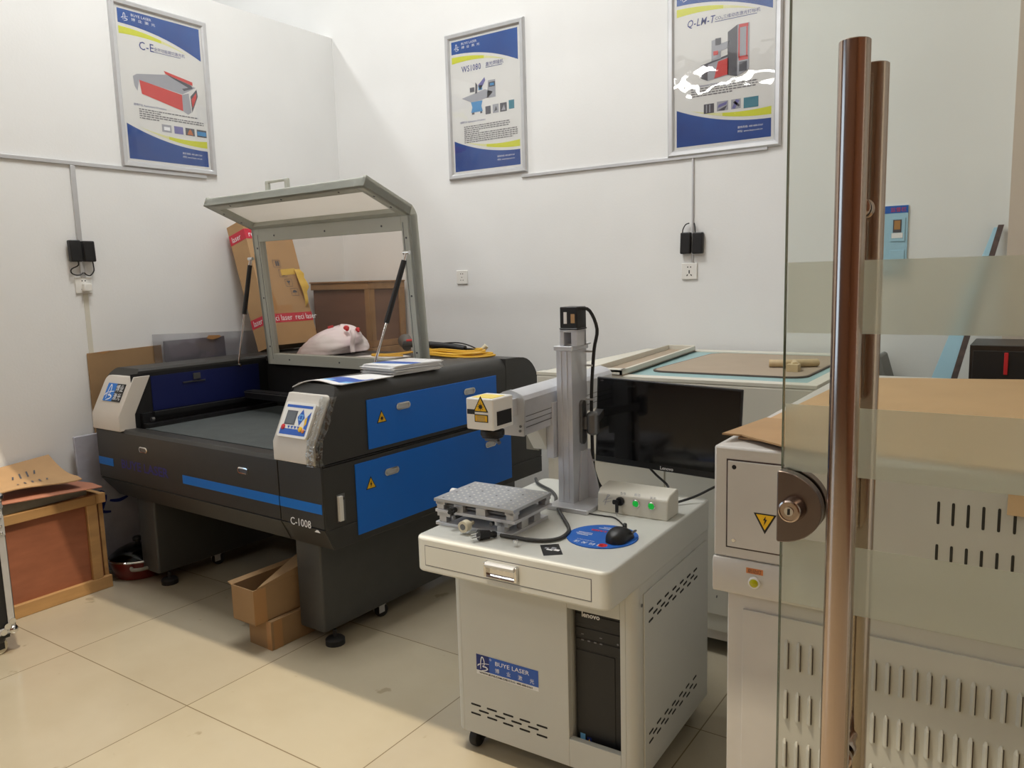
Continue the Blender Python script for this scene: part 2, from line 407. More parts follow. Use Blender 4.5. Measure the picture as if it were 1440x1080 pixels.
def logo(mb, o, xd, yd, h, m):
    """the company sign: a tall loop crossed by a stroke with a swoosh below, on a square of side h"""
    k = lambda pts: [(a*h, b*h) for a, b in pts]
    mb.ribbon(k([(.28, .08), (.29, .5), (.36, .88), (.46, .93), (.56, .72), (.58, .46), (.57, .40)]), .075*h, o, xd, yd, m)
    mb.ribbon(k([(.34, .45), (.6, .52), (.97, .56)]), .05*h, o, xd, yd, m)
    mb.ribbon(k([(.04, .25), (.12, .36), (.26, .42)]), .08*h, o, xd, yd, m)
    mb.ribbon(k([(.52, .4), (.47, .29), (.66, .3), (.83, .21), (.7, .09), (.35, -.02)]), .085*h, o, xd, yd, m)

# ---------------------------------------------------------------- setting
b = MB().box(-7.5, 3.2, -5.2, 4.2, -.1, 0); struct('floor', b, 'floor', 'cream polished floor tiles with thin grey joints', 'floor')
XA, YB = -4.125, 4.0
b = MB().box(XA-.12, XA, 1.0, YB, 0, 3.135); struct('wall_left', b, 'wall', 'white partition wall on the left, open above its straight top edge', 'wall')
b = MB().box(-7.5, 3.2, YB, YB+.2, 0, 4.8); struct('wall_back', b, 'wall', 'white back wall carrying two framed posters', 'wall')
b = MB().box(-7.5, -7.3, 1.0, YB, 0, 4.8); struct('wall_far_left', b, 'wall', 'white wall of the neighbouring room beyond the partition', 'wall')
b = MB().box(-.128, 1.7, 3.62, YB, 0, 4.8); struct('wall_right', b, 'wall2', 'white wall projection with warm light painted into its colour at the right edge, seen through the glass', 'wall')
b = MB().box(1.7, 1.9, 1.0, YB, 0, 4.8); struct('wall_far_right', b, 'wall', 'white side wall of the room beyond the right edge', 'wall')
LY = 1.12
b = MB().box(-7.5, 3.2, LY-.12, LY, 3.3, 4.8).box(-7.5, XA-.02, LY-.12, LY, 0, 3.3); struct('wall_front', b, 'wall', 'white wall over the glass shop front', 'wall')
b = MB().box(-7.5, 3.2, 1.0, 4.2, 4.8, 4.9); struct('ceiling', b, 'ceil', 'white ceiling of the room', 'ceiling')
b = MB().box(-2.6, 4.0, -5.3, -5.1, 0, 4.8).box(3.0, 3.2, -5.1, 1.0, 0, 4.8); b.box(-7.5, -2.6, -5.3, -5.1, 0, 4.8).box(-7.5, -7.3, -1.0, 1.0, 0, 4.8).box(-7.5, -7.3, -5.1, -4.4, 0, 4.8).box(-7.5, -7.3, -4.4, -1.0, 3.6, 4.8).box(-7.5, -7.3, -4.4, -1.0, 0, .3)
struct('wall_added_behind', b, 'brown', 'unseen brown walls added behind the viewer, with an opening placed for handle reflections', 'wall')  # unseen walls and opening, added for the handle's brown and blue reflections
b = MB().box(-7.5, 3.2, -5.3, 1.0, 4.8, 4.9); struct('ceiling_added', b, 'ceil', 'unseen ceiling added behind the viewer to block overhead sky light', 'ceiling')  # unseen ceiling, added to keep bluish overhead light off the floor

# surface cable trunking on the walls
b = MB().box(1.0, 2.93, XA*-1-.012, 4.125, 2.107, 2.127)
solo('cable_trunking', b, 'alu', 'long thin white cable duct along the left wall, running behind the left poster', 'cable duct', FA, bevel=.002)
b = MB().box(2.140, 2.165, 4.113, 4.125, 1.540, 2.107); solo('cable_trunking', b, 'alu', 'short upright cable duct above the left wall socket', 'cable duct', FA, bevel=.002)
b = MB().box(2.146, 2.172, 4.1215, 4.125, .0, 1.464); solo('cable_trunking', b, 'ivory', 'upright cable duct running down from the left wall socket', 'cable duct', FA, bevel=.002)
b = MB().box(-2.60, -1.16, 3.988, 4.0, 2.066, 2.084); solo('cable_trunking', b, 'alu', 'long thin cable duct on the back wall between the two posters', 'cable duct', F0, bevel=.002)
b = MB().box(-1.5475, -1.5375, 3.99, 4.0, 1.535, 2.066); solo('cable_trunking', b, 'alu', 'short upright cable duct above the five-hole socket on the back wall', 'cable duct', F0, bevel=.002)

def socket(fr, cx, cz, y, label, plug=False, small=False):
    w = .043 if not small else .043
    t = Thing('wall_socket', label, 'socket', fr, (cx, y, cz-w), None)
    t.part('face_plate', MB().box(cx-w, cx+w, y-.009, y, cz-w, cz+w), 'white', bevel=.003)
    s = MB()
    for dx in (-.008, .008): s.cyl((cx+dx, y-.0095, cz+.022), (cx+dx, y-.006, cz+.022), .0035, n=10)
    if small:
        for dx in (-.009, .009): s.cyl((cx+dx, y-.0095, cz-.018), (cx+dx, y-.006, cz-.018), .003, n=10)
        s.cyl((cx, y-.0095, cz), (cx, y-.006, cz), .003, n=10)
    else:
        s.box(cx-.003, cx+.003, y-.0095, y-.006, cz-.012, cz+.006)
        for q in (-1, 1):
            s.prism([(cx+q*.006, cz-.019), (cx+q*.013, cz-.026), (cx+q*.016, cz-.021), (cx+q*.009, cz-.015)], 'y', y-.0095, y-.006)
    t.part('pin_holes', s, 'blackm')
    if plug:
        p = t.part('plug', MB().prism([(cx-.02+.006, cz-.032), (cx+.02+.006, cz-.032), (cx+.022+.006, cz-.02), (cx+.018+.006, cz+.008), (cx-.012, cz+.008), (cx-.016, cz-.02)], 'y', y-.04, y-.0096), 'white', bevel=.004)
    return t
socket(FA, 2.152, 1.503, 4.125, 'white wall socket with a plug in it on the left wall', plug=True)
socket(F0, -1.560, 1.488, 4.0, 'white five-hole wall socket on the back wall below the black adapters')
socket(F0, -3.072, 1.492, 4.0, 'small white wall socket alone on the back wall under the middle poster', small=True)

def adapter(fr, x0, x1, z0, z1, y, tilt, label, pts):
    t = Thing('power_adapter', label, 'power adapter', fr, ((x0+x1)/2, y, z0), 'black power adapters on the walls')
    m_ = MB().box(x0, x1, y-.032, y-.002, z0, z1).map(lambda p: Vector((p.x+tilt*(p.z-(z0+z1)/2), p.y, p.z)))
    t.part('casing', m_, 'black', bevel=.006, seg=3)
    t.part('cable', MB().tube(pts, .0032), 'cable')
    return t
ya = 4.125; yz = 4.125-.0125
adapter(FA, 2.083, 2.141, 1.622, 1.730, 4.125-.012, -.03, 'left one of the two black power adapters on the left wall', [(2.124, yz-.016, 1.624), (2.122, yz-.016, 1.603), (2.09, yz-.01, 1.585), (2.088, yz-.01, 1.566), (2.11, yz-.006, 1.555), (2.135, yz-.006, 1.556), (2.15, yz-.006, 1.567)])
adapter(FA, 2.151, 2.211, 1.622, 1.727, 4.125-.012, -.03, 'right one of the two black power adapters on the left wall', [(2.198, yz-.016, 1.624), (2.2, yz-.016, 1.605), (2.203, yz-.01, 1.575), (2.185, yz-.006, 1.552), (2.165, yz-.006, 1.556), (2.155, yz-.006, 1.567)])
adapter(F0, -1.603, -1.548, 1.579, 1.690, 4.001, .03, 'left one of the two black power adapters on the back wall', [(-1.59, 3.974, 1.688), (-1.588, 3.974, 1.706), (-1.575, 3.978, 1.73), (-1.557, 3.984, 1.737)])
adapter(F0, -1.537, -1.482, 1.578, 1.687, 4.001, .03, 'right one of the two black power adapters on the back wall', [(-1.52, 3.974, 1.685), (-1.521, 3.974, 1.70), (-1.526, 3.98, 1.722), (-1.532, 3.988, 1.735)])

# ---------------------------------------------------------------- posters
def poster(fr, x0, z0, y, title, sub, art, label, W=.582, H=.868):
    t = Thing('poster_frame', label, 'poster', fr, (x0+W/2, y, z0), 'framed machine posters')
    f = .034
    fm = MB()
    prof = [(0, 0), (0, .012), (.008, .021), (.026, .019), (f, .010), (f, 0)]
    # mitred frame: four mitred bars
    cs = [(x0, z0), (x0+W, z0), (x0+W, z0+H), (x0, z0+H)]
    for k in range(4):
        a = Vector(cs[k]); c = Vector(cs[(k+1) % 4]); d = (c-a).normalized(); nn = Vector((-d.y, d.x)); vs = []
        for q, (e, sg) in enumerate(((a, 1), (c, -1))):
            for (i_, dp) in prof:
                p = e+nn*i_+d*(sg*i_); vs.append((p.x, y-dp, p.y))
        n = len(prof); fm.add(vs, [(i, (i+1) % n, n+(i+1) % n, n+i) for i in range(n)]+[tuple(range(n))[::-1], tuple(range(n, 2*n))])
    t.part('frame', fm, 'alu', smooth=25)
    # sheet and its print (layers a hair apart on the same sheet)
    px0, pz0, pw, ph = x0+f+.014, z0+f+.014, W-2*f-.028, H-2*f-.028
    sh = MB().box(x0+f-.004, x0+W-f+.004, y-.006, y-.002, z0+f-.004, z0+H-f+.004, 0)
    P = lambda u, v, l=1: (px0+u*pw, y-.006-.0004*l, pz0+v*ph)
    N = 14
    up = [(i/N, .905-.135*(i/N)**2.1) for i in range(N+1)]          # lower rim of the head band
    lo = [(i/N, .24-.125*(1-(1-i/N)**2.1)) for i in range(N+1)]     # upper rim of the foot band
    sh.flat([P(0, 1)]+[P(u, v) for u, v in up]+[P(1, 1)], 1)
    sh.flat([P(0, 0), P(1, 0)]+[P(u, v) for u, v in reversed(lo)], 1)
    for i in range(N-2):
        (u0, v0), (u1, v1) = up[i], up[i+1]; w0, w1 = .05*(1-i/(N-2)), .05*(1-(i+1)/(N-2))
        sh.flat([P(u0, v0-.022), P(u0, v0-.022-w0), P(u1, v1-.022-w1), P(u1, v1-.022)], 2 if i < 7 else 3)
        (u0, v0), (u1, v1) = lo[N-i], lo[N-i-1]
        sh.flat([P(u0, v0+.022), P(u0, v0+.022+w0), P(u1, v1+.022+w1), P(u1, v1+.022)], 2 if i < 7 else 3)
    xd, zd = (1, 0, 0), (0, 0, 1)
    logo(sh, P(.04, .925, 2), xd, zd, .042, 4)
    sh.text('BUYE LASER', .019, P(.155, .965, 2), xd, zd, 4, sx=1.15)
    sh.text('博  业  激  光', .017, P(.155, .937, 2), xd, zd, 4, bold=.0004, sx=1.45)
    big, bx, bs, _ = title
    sh.text(big, bs, P(bx, .757, 2), xd, zd, 5, bold=.0004, spacing=1.1, sx=title[3], shear=.25 if big.startswith('Q') else 0)
    tx, sx_ = sub[1], sub[2]
    sh.text(sub[0], sx_, P(tx, .770, 2), xd, zd, 5, bold=.0003)
    sh.flat([P(tx, .7615, 2), P(tx+sub[3], .7615, 2), P(tx+sub[3], .758, 2), P(tx, .758, 2)], 5)
    # rows of print too small to read
    rnd = random.Random(3)
    sh.text('适用行业 Applications Of Industry', .0135, P(.1, .37, 2), xd, zd, 5)
    for r_, (v, e) in enumerate(art['rows']):
        u = .16
        while u < e:
            w = rnd.uniform(.012, .05); w = min(w, e-u)
            sh.flat([P(u, v, 2), P(u+w, v, 2), P(u+w, v+.008, 2), P(u, v+.008, 2)], 6); u += w+.008
    sh.text('服务热线: 400-600-5161', .0125, P(.66, .075, 2), xd, zd, 4)
    sh.text('网址: www.buye.com.cn', .0125, P(.66, .05, 2), xd, zd, 4)
    for poly, mi, l in art['shapes']: sh.flat([P(u, v, l) for u, v in poly], mi)
    t.part('printed_sheet', sh, ['posterw', 'posterb', 'postery', 'posteryl', 'inkwhite', 'inkblue', 'ink', 'pred', 'pgrey', 'pdgrey', 'pcyan', 'porange', 'pteal', 'pviolet', 'inkwhite'])
    t.part('cover_film', MB().box(x0+f-.004, x0+W-f+.004, y-.0105, y-.0095, z0+f-.004, z0+H-f+.004), 'posterfilm')
    return t

def q4(u0, v0, u1, v1): return [(u0, v0), (u1, v0), (u1, v1), (u0, v1)]
art1 = dict(rows=[(.345, .9), (.33, .42), (.315, .97), (.30, .97), (.285, .4)], shapes=[
    ([(.12, .565), (.17, .585), (.19, .545), (.16, .47), (.13, .5)], 8, 2), ([(.17, .585), (.52, .62), (.9, .57), (.72, .505), (.19, .545)], 8, 2),
    ([(.19, .547), (.71, .5), (.71, .385), (.21, .455)], 7, 3), ([(.71, .5), (.8, .52), (.82, .385), (.77, .365), (.71, .385)], 8, 3),
    ([(.82, .5), (.91, .56), (.92, .51), (.83, .385)], 9, 3), ([(.83, .48), (.9, .535), (.9, .5), (.84, .42)], 7, 4),
    ([(.5, .645), (.86, .605), (.86, .58), (.52, .625)], 7, 4), ([(.5, .63), (.52, .625), (.84, .58), (.86, .56), (.74, .53), (.72, .545), (.8, .56)], 9, 3),
    (q4(.42, .215, .54, .268), 8, 2), (q4(.445, .228, .52, .252), 14, 3), (q4(.575, .215, .69, .268), 13, 2), (q4(.72, .215, .84, .268), 9, 2),
    ([(.74, .22), (.82, .22), (.80, .25), (.78, .262), (.76, .245)], 11, 3), (q4(.87, .215, 1.0, .268), 9, 2), (q4(.875, .225, .995, .255), 10, 3)])
art2 = dict(rows=[(.335, .86), (.32, .86), (.305, .84), (.29, .4), (.275, .97), (.26, .97), (.245, .97), (.23, .97), (.215, .9)], shapes=[
    ([(.14, .56), (.5, .6), (.62, .57), (.55, .535), (.3, .515)], 8, 2), ([(.53, .53), (.66, .53), (.66, .66), (.55, .66)], 8, 2),
    ([(.56, .61), (.655, .61), (.655, .645), (.56, .645)], 9, 3), (q4(.58, .618, .64, .637), 10, 4),
    ([(.28, .44), (.46, .44), (.44, .48), (.46, .52), (.28, .52), (.3, .48)], 10, 3), (q4(.29, .425, .33, .44), 9, 3), (q4(.42, .425, .45, .44), 9, 3),
    ([(.4, .64), (.5, .69), (.51, .665), (.43, .6)], 13, 3), (q4(.4, .6, .46, .635), 10, 3), ([(.35, .58), (.38, .58), (.39, .64), (.36, .665)], 9, 3), (q4(.27, .595, .34, .63), 9, 3),
    (q4(.5, .41, .58, .47), 9, 2), (q4(.61, .41, .7, .475), 8, 2), ([(.63, .42), (.68, .43), (.66, .46)], 9, 3), (q4(.72, .41, .82, .475), 9, 2), ([(.74, .42), (.8, .42), (.78, .46)], 8, 3), (q4(.85, .42, .93, .485), 12, 2)])
art3 = dict(rows=[(.355, .86), (.34, .86), (.325, .84), (.31, .6)], shapes=[
    ([(.26, .52), (.56, .57), (.56, .44), (.34, .4), (.26, .43)], 9, 2), ([(.34, .52), (.56, .555), (.56, .42), (.34, .4)], 8, 3), ([(.45, .53), (.56, .545), (.56, .425), (.41, .41)], 7, 4),
    ([(.38, .54), (.48, .55), (.48, .70), (.38, .69)], 8, 3), (q4(.42, .65, .48, .70), 9, 4), (q4(.40, .58, .45, .61), 7, 5), ([(.45, .6), (.58, .62), (.58, .67), (.47, .655)], 8, 4),
    ([(.55, .42), (.65, .4), (.65, .77), (.55, .73)], 9, 4), (q4(.56, .6, .64, .66), 14-5, 5), ([(.65, .4), (.77, .44), (.77, .77), (.65, .77)], 8, 5),
    (q4(.665, .745, .76, .768), 7, 6), (q4(.66, .53, .675, .745), 7, 6), (q4(.74, .53, .755, .745), 7, 6), (q4(.665, .51, .76, .54), 7, 6), (q4(.67, .43, .75, .5), 9, 6),
    (q4(.3, .195, .41, .255), 9, 2), (q4(.325, .2, .335, .25), 8, 3), (q4(.36, .2, .37, .25), 8, 3), (q4(.44, .2, .56, .26), 8, 2), ([(.45, .22), (.54, .235), (.55, .255), (.46, .24)], 13, 3), ([(.45, .205), (.52, .2), (.55, .23)], 9, 3),
    (q4(.59, .2, .69, .26), 8, 2), ([(.6, .205), (.63, .2), (.68, .25), (.64, .258)], 13, 3), ([(.61, .24), (.67, .21), (.68, .22), (.63, .25)], 9, 3), (q4(.72, .195, .87, .26), 12, 2)])
art3['shapes'] = [([(u, .4+(v-.4)*.85 if v > .39 else v) for u, v in p_], a_, l_) for p_, a_, l_ in art3['shapes']]
poster(FA, 2.418, 2.126, 4.125, ('C-E', .22, .060, .9), ('全开功能裁切激光机', .40, .021, .33), art1, 'silver framed poster of a red and grey flatbed machine on the left wall')
poster(F0, -3.140, 2.096, 4.0, ('WS1080', .15, .050, .78), ('激光焊接机', .52, .026, .25), art2, 'silver framed poster of a light blue machine, middle one of the three posters')
poster(F0, -1.679, 2.080, 4.0, ('Q-LM-T', .11, .050, .8), ('CO₂三维动态激光打标机', .415, .0205, .43), art3, 'silver framed poster of a tall red and white machine, the poster nearest the glass door')
# ---------------------------------------------------------------- laser cutting machine (charcoal and blue)
XL, XR, YF = -4.02, -2.315, 1.942
ZS = .787                      # seam between base and upper housings
IL, IR = -3.765, -2.572        # inner faces of the two side housings
YB2, YR = 3.14, 3.45           # end of the housings, back of the machine
T = Thing('laser_cutting_machine', 'large charcoal laser cutting machine with bright blue side doors and raised glass lid', 'laser cutter', FM, (-3.16, 2.7, 0))
b = MB()
b.box(XL, XR, YF, YR, .525, ZS-.012)
b.hexa([(XL+.085, YF+.042, .437), (XR, YF+.042, .437), (XR, YR, .437), (XL+.085, YR, .437)], [(XL, YF, .525), (XR, YF, .525), (XR, YR, .525), (XL, YR, .525)])
T.part('base_body', b, 'dark', bevel=.004)
# front door with pulls, stripe and lettering
fd = T.part('front_door', MB().box(XL+.002, -2.579, YF-.008, YF, .535, ZS-.006).hexa([(XL+.09, YF+.036, .440), (-2.579, YF+.036, .440), (-2.579, YF+.044, .440), (XL+.09, YF+.044, .440)], [(XL+.002, YF-.008, .530), (-2.579, YF-.008, .530), (-2.579, YF, .530), (XL+.002, YF, .530)]), 'dark', bevel=.002)
cp = T.part('corner_panel', MB().box(-2.573, XR, YF-.008, YF, .535, ZS-.006).hexa([(-2.56, YF+.036, .440), (XR, YF+.036, .440), (XR, YF+.044, .440), (-2.56, YF+.044, .440)], [(-2.573, YF-.008, .530), (XR, YF-.008, .530), (XR, YF, .530), (-2.573, YF, .530)]), 'dark', bevel=.002)
T.part('door_lip', MB().hexa([(IL-.0, YF-.008, ZS-.008), (IR-.006, YF-.008, ZS-.008), (IR-.006, YF+.075, ZS-.008), (IL, YF+.075, ZS-.008)], [(IL, YF+.004, ZS+.008), (IR-.006, YF+.004, ZS+.008), (IR-.006, YF+.07, ZS+.006), (IL, YF+.07, ZS+.006)]), 'dark', bevel=.003)
def pull(fr_axis, cx, cz, plane, l=.072, h=.028, parent=None):
    """chrome recessed pull: an oval bezel round a dark cup"""
    o = []
    out, inn = capsule(l, h), capsule(l*.84, h*.62)
    P = (lambda p, d: (cx+p[0], plane-d, cz+p[1])) if fr_axis == 'y' else (lambda p, d: (plane+d, cx+p[0], cz+p[1]))
    m_ = MB(); n = len(out)
    vs = [P(p, 0) for p in out]+[P(p, .007) for p in out]+[P(p, .008) for p in inn]+[P(p, .002) for p in inn]
    m_.add(vs, [(k*n+i, k*n+(i+1) % n, (k+1)*n+(i+1) % n, (k+1)*n+i) for k in range(3) for i in range(n)])
    m_.add([P(p, .002) for p in inn], [tuple(range(n))], 1)
    return m_
T.part('pull_handle', pull('y', -3.575, .716, YF-.008), ['chrome', 'aluD'], fd, label='chrome pull handle')
T.part('pull_handle', pull('y', -2.80, .711, YF-.008), ['chrome', 'pdgrey'], fd, label='chrome pull handle')
zt, zb = .633, .594
st = MB().box(-3.265, -2.579, YF-.0095, YF-.008, zb, zt)
T.part('stripe', MB().box(XL+.004, -3.875, YF-.0095, YF-.008, zb+.006, zt+.006), 'stripe', fd, label='short bright blue stripe')
T.part('stripe', st, 'stripe', fd, label='long bright blue stripe')
T.part('lettering', MB().text('BUYE LASER', .062, (-3.80, YF-.0092, .603), (1, 0, 0), (0, 0, 1), 0, bold=.001, sx=1.25), 'bluetext', fd, label='faded violet lettering')
T.part('stripe', MB().box(-2.573, XR-.006, YF-.0095, YF-.008, zb, zt), 'stripe', cp, label='bright blue stripe')
st = MB().text('C-1008', .044, (-2.516, YF-.0095, .528), (1, 0, 0), (0, 0, 1), 0, bold=.0004, sx=.95)
T.part('paint_chip', MB().flat([(-2.372, YF-.0088, .518), (-2.338, YF-.0088, .518), (-2.35, YF-.0088, .528), (-2.36, YF-.0088, .528)]), 'inkwhite', cp)
T.part('lettering', st, 'inkwhite', cp, label='white lettering')

# side housings: swept cross-section whose front follows the sloping nose
def yfront(z, y0=1.922):
    pts = [(ZS, y0), (.862, y0), (1.045, y0+.093), (1.082, y0+.125)]
    if z <= pts[0][0]: return pts[0][1]
    for (za, ya_), (zb_, yb_) in zip(pts, pts[1:]):
        if z <= zb_: return ya_+(yb_-ya_)*(z-za)/(zb_-za)
    return pts[-1][1]
def housing(xin, xout, z0, z1, rad, dy, yback=None, depth=None, top_in=.0):
    s_ = 1 if xout > xin else -1
    cs = [(xin, z0), (xout, z0), (xout, .862)]
    cs += [(xout, .96)] if z1 > 1.0 else []
    for k in range(7):
        a = R(90*k/6); cs.append((xout-s_*rad*(1-math.cos(a)), z1-rad*(1-math.sin(a))))
    cs += [(xin+s_*top_in, z1), (xin, z1-top_in)] if top_in else [(xin, z1)]
    cs.append((xin, .862))
    n = len(cs); fr_ = [(x, yfront(z)+dy, z) for x, z in cs]
    bk = [(x, yback if yback else yfront(z)+dy+depth, z) for x, z in cs]
    low = [0, 1, 2, n-1]; upi = [n-1]+list(range(2, n-1))
    m_ = MB(); fs = [tuple(low), tuple(upi), tuple(i+n for i in low[::-1]), tuple(i+n for i in upi[::-1])]
    fs += [(i, i+n, (i+1) % n+n, (i+1) % n) for i in range(n)]
    if s_ < 0: fs = [f[::-1] for f in fs]
    return m_.add(fr_+bk, fs)
T.part('side_housing', housing(IR, XR, ZS, 1.082, .055, .006, YB2, top_in=.012), 'dark', smooth=28)
T.part('side_housing', housing(IL, XL, ZS, 1.082, .055, .006, YB2, top_in=.012), 'dark', smooth=28)
ns1 = T.part('nose_cover', housing(IR-.003, XR-.016, ZS, 1.046, .03, -.003, depth=.07), 'cream', bevel=.003, smooth=28, label='cream nose cover with the control panel')
ns2 = T.part('nose_cover', housing(IL+.008, XL+.006, ZS, 1.046, .03, -.003, depth=.085), 'cream', bevel=.003, smooth=28, label='cream nose cover with the blue sign')
# things on the sloping noses: plane through the fold, up the slope
def on_nose(x, s, off=.004):
    k = Vector((0, .093, .183)).normalized(); nn = Vector((0, -.183, .093)).normalized()
    return Vector((x, 1.919, .862))+k*s+nn*off
kd = Vector((0, .093, .183)).normalized()
xd = Vector((1, 0, 0)); nrm = Vector((0, -.183, .093)).normalized()
# sign: blue square with the logo and four characters on black
sg = MB()
sx0, s0, s1 = -3.955, .072, .165
for a, c, mi in ((0, .085, 0), (.085, .16, 1)):
    sg.plate([on_nose(sx0+a, s0), on_nose(sx0+c, s0), on_nose(sx0+c, s1), on_nose(sx0+a, s1)], nrm*-.004, mi)
logo(sg, on_nose(sx0+.0, s0+.006, .0048), xd, kd, .083, 2)
for i, ch in enumerate('博业激光'):
    sg.text(ch, .038, on_nose(sx0+.087+.036*(i % 2), s0+(.056 if i < 2 else .012), .0048), xd, kd, 2, bold=.0008, sx=.92)
T.part('sign', sg, ['stripe', 'inkblack', 'inkwhite'], ns2, label='blue and black sign with white logo')
# control panel
px0, px1, c0, c1 = -2.548, -2.372, .022, .165
cpn = MB()
ol = rrect(px0, px1, c0, c1, .012, 5)
cpn.plate([on_nose(x, s, .014) for x, s in ol], nrm*-.014, 0)
def cpq(x0, x1, a, c, mi, l=1): cpn.flat([on_nose(px0+x0, c0+a, .014+.0004*l), on_nose(px0+x1, c0+a, .014+.0004*l), on_nose(px0+x1, c0+c, .014+.0004*l), on_nose(px0+x0, c0+c, .014+.0004*l)], mi)
cpq(.012, .164, .010, .034, 1); cpq(.012, .164, .121, .132, 1); cpq(.024, .086, .05, .108, 3, 1); cpq(.03, .08, .055, .103, 2, 2)
cx, cs_ = .114, .083
cpn.flat([on_nose(px0+cx+dx, c0+cs_+ds, .0148) for dx, ds in ((0, -.034), (.021, 0), (0, .034), (-.021, 0))], 1)
cpn.flat([on_nose(px0+cx+dx, c0+cs_+ds, .0152) for dx, ds in ((-.011, -.012), (.011, -.012), (.011, .012), (-.011, .012))], 4)
cpn.flat([on_nose(px0+cx+dx, c0+cs_+ds, .0156) for dx, ds in ((-.007, -.008), (.007, -.008), (.007, .008), (-.007, .008))], 1)
cpn.flat([on_nose(px0+x, c0+s, .0148) for x, s in ((.138, .075), (.164, .11), (.164, .035), (.146, .04))], 1)
cpn.flat([on_nose(px0+x, c0+s, .0152) for x, s in ((.139, .075), (.150, .088), (.154, .06), (.146, .048))], 5)
for i in range(4): cpn.flat([on_nose(px0+.05+.019*i+dx, c0+.034+ds, .0149) for dx, ds in ((0, .012), (.016, .012), (.008, 0))], 1)
T.part('control_panel', cpn, ['white', 'pblue', 'lcd', 'pdgrey', 'plblue', 'yellow'], ns1, label='white keypad with a small grey display')
for x, s, r_, mi in ((.026, .039, .011, 'red'), (.130, .036, .011, 'yellow'), (.148, .03, .008, 'orangelab')): T.part('round_key', MB().lathe([(r_, 0), (r_, .002), (r_*.7, .004), (0, .0045)], on_nose(px0+x, c0+s, .0145), nrm, 16), mi, ns1, label={'red': 'red', 'yellow': 'yellow', 'orangelab': 'orange'}[mi]+' round key')
# crumpled clear tape along the outer edge of the right nose
tp = MB(); rnd = random.Random(5); rows = []
for i in range(15):
    s_ = -.08+.28*i/14
    def pt(x, s): return on_nose(x, s, .006) if s > 0 else Vector((x, 1.915, .862+s))
    a, c, d_ = pt(XR-.05-rnd.uniform(0, .012), s_), pt(XR-.008, s_)+nrm*rnd.uniform(0, .008), pt(XR+.003+rnd.uniform(0, .006), s_)+Vector((0, .028+rnd.uniform(-.006, .006), 0))
    rows += [a, c, d_]
tp.add(rows, [(3*i+k, 3*i+k+1, 3*i+k+4, 3*i+k+3) for i in range(14) for k in (0, 1)])
T.part('tape_strip', tp, 'tapeclear', ns1, label='strip of crumpled clear tape')

# rear hood, deck and interior
hood = [(YB2+.003, ZS), (YB2+.003, 1.078), (YB2+.12, 1.076)]
for k in range(9):
    a = R(90-82*k/8); hood.append((3.27+.165*math.cos(a), .90+.174*math.sin(a)))
hood += [(YR, .86), (YR, ZS)]
T.part('rear_hood', MB().prism(hood, 'x', XL+.01, XR, 0), 'dark', smooth=25)
T.part('rear_deck', MB().box(IL, IR, 2.795, YB2, 1.05, 1.078), 'dark', bevel=.003)
b = MB().box(IL, IR, 2.80, 2.815, ZS, 1.05)
b.box(IL, IL+.004, 2.0, 2.8, ZS, 1.06).box(IR-.004, IR, 2.03, 2.8, ZS, 1.06)
T.part('inner_lining', b, 'blackm')
T.part('inner_panel', MB().box(IL+.004, IL+.008, 2.10, 2.74, .866, 1.04).box(IL+.008, IL+.016, 2.33, 2.37, 1.0, 1.03, 1).box(IL+.008, IL+.012, 2.27, 2.40, .985, .992, 1), ['innerblue', 'aluD'])
T.part('work_bed', MB().box(IL+.06, IR-.01, YF+.08, 2.80, ZS-.01, ZS+.006), 'bed')
b = MB()
b.box(IL+.004, IL+.075, 2.03, 2.80, ZS+.0, ZS+.026, 0); b.box(IL+.03, IL+.055, 2.08, 2.79, .845, .866, 0)
b.box(IL+.004, IL+.03, 2.03, 2.8, .80, .862, 0); T.part('side_rail', MB().box(IR-.06, IR-.02, 2.1, 2.79, .79, .862), 'black')
b.box(IL+.052, IL+.055, 2.08, 2.78, .866, .868, 1); b.cyl((IL+.05, 2.075, .83), (IL+.05, 2.06, .83), .012, n=14, m=1)
T.part('side_rail', b, ['black', 'aluD'])
b = MB().box(IL+.06, IR-.02, 2.60, 2.66, .865, .905).box(IL+.06, IR-.02, 2.595, 2.60, .895, .9, 1)
T.part('gantry_beam', b, ['black', 'aluD'])
b = MB().box(-2.80, -2.715, 2.565, 2.60, .86, .95, 0)
hx, hy = F0.z(411, 552, .0)[:2]
b.cyl((-2.76, 2.548, .82), (-2.76, 2.548, .945), .014, m=1).cyl((-2.76, 2.548, .80), (-2.76, 2.548, .82), .006, .014, m=1).cyl((-2.76, 2.548, .845), (-2.76, 2.548, .858), .0155, m=2)
b.tube([(-2.76, 2.56, .94), (-2.76, 2.55, 1.0), (-2.72, 2.56, 1.03), (-2.66, 2.6, 1.03)], .004, m=0)
T.part('laser_head', b, ['black', 'white', 'yellow'])
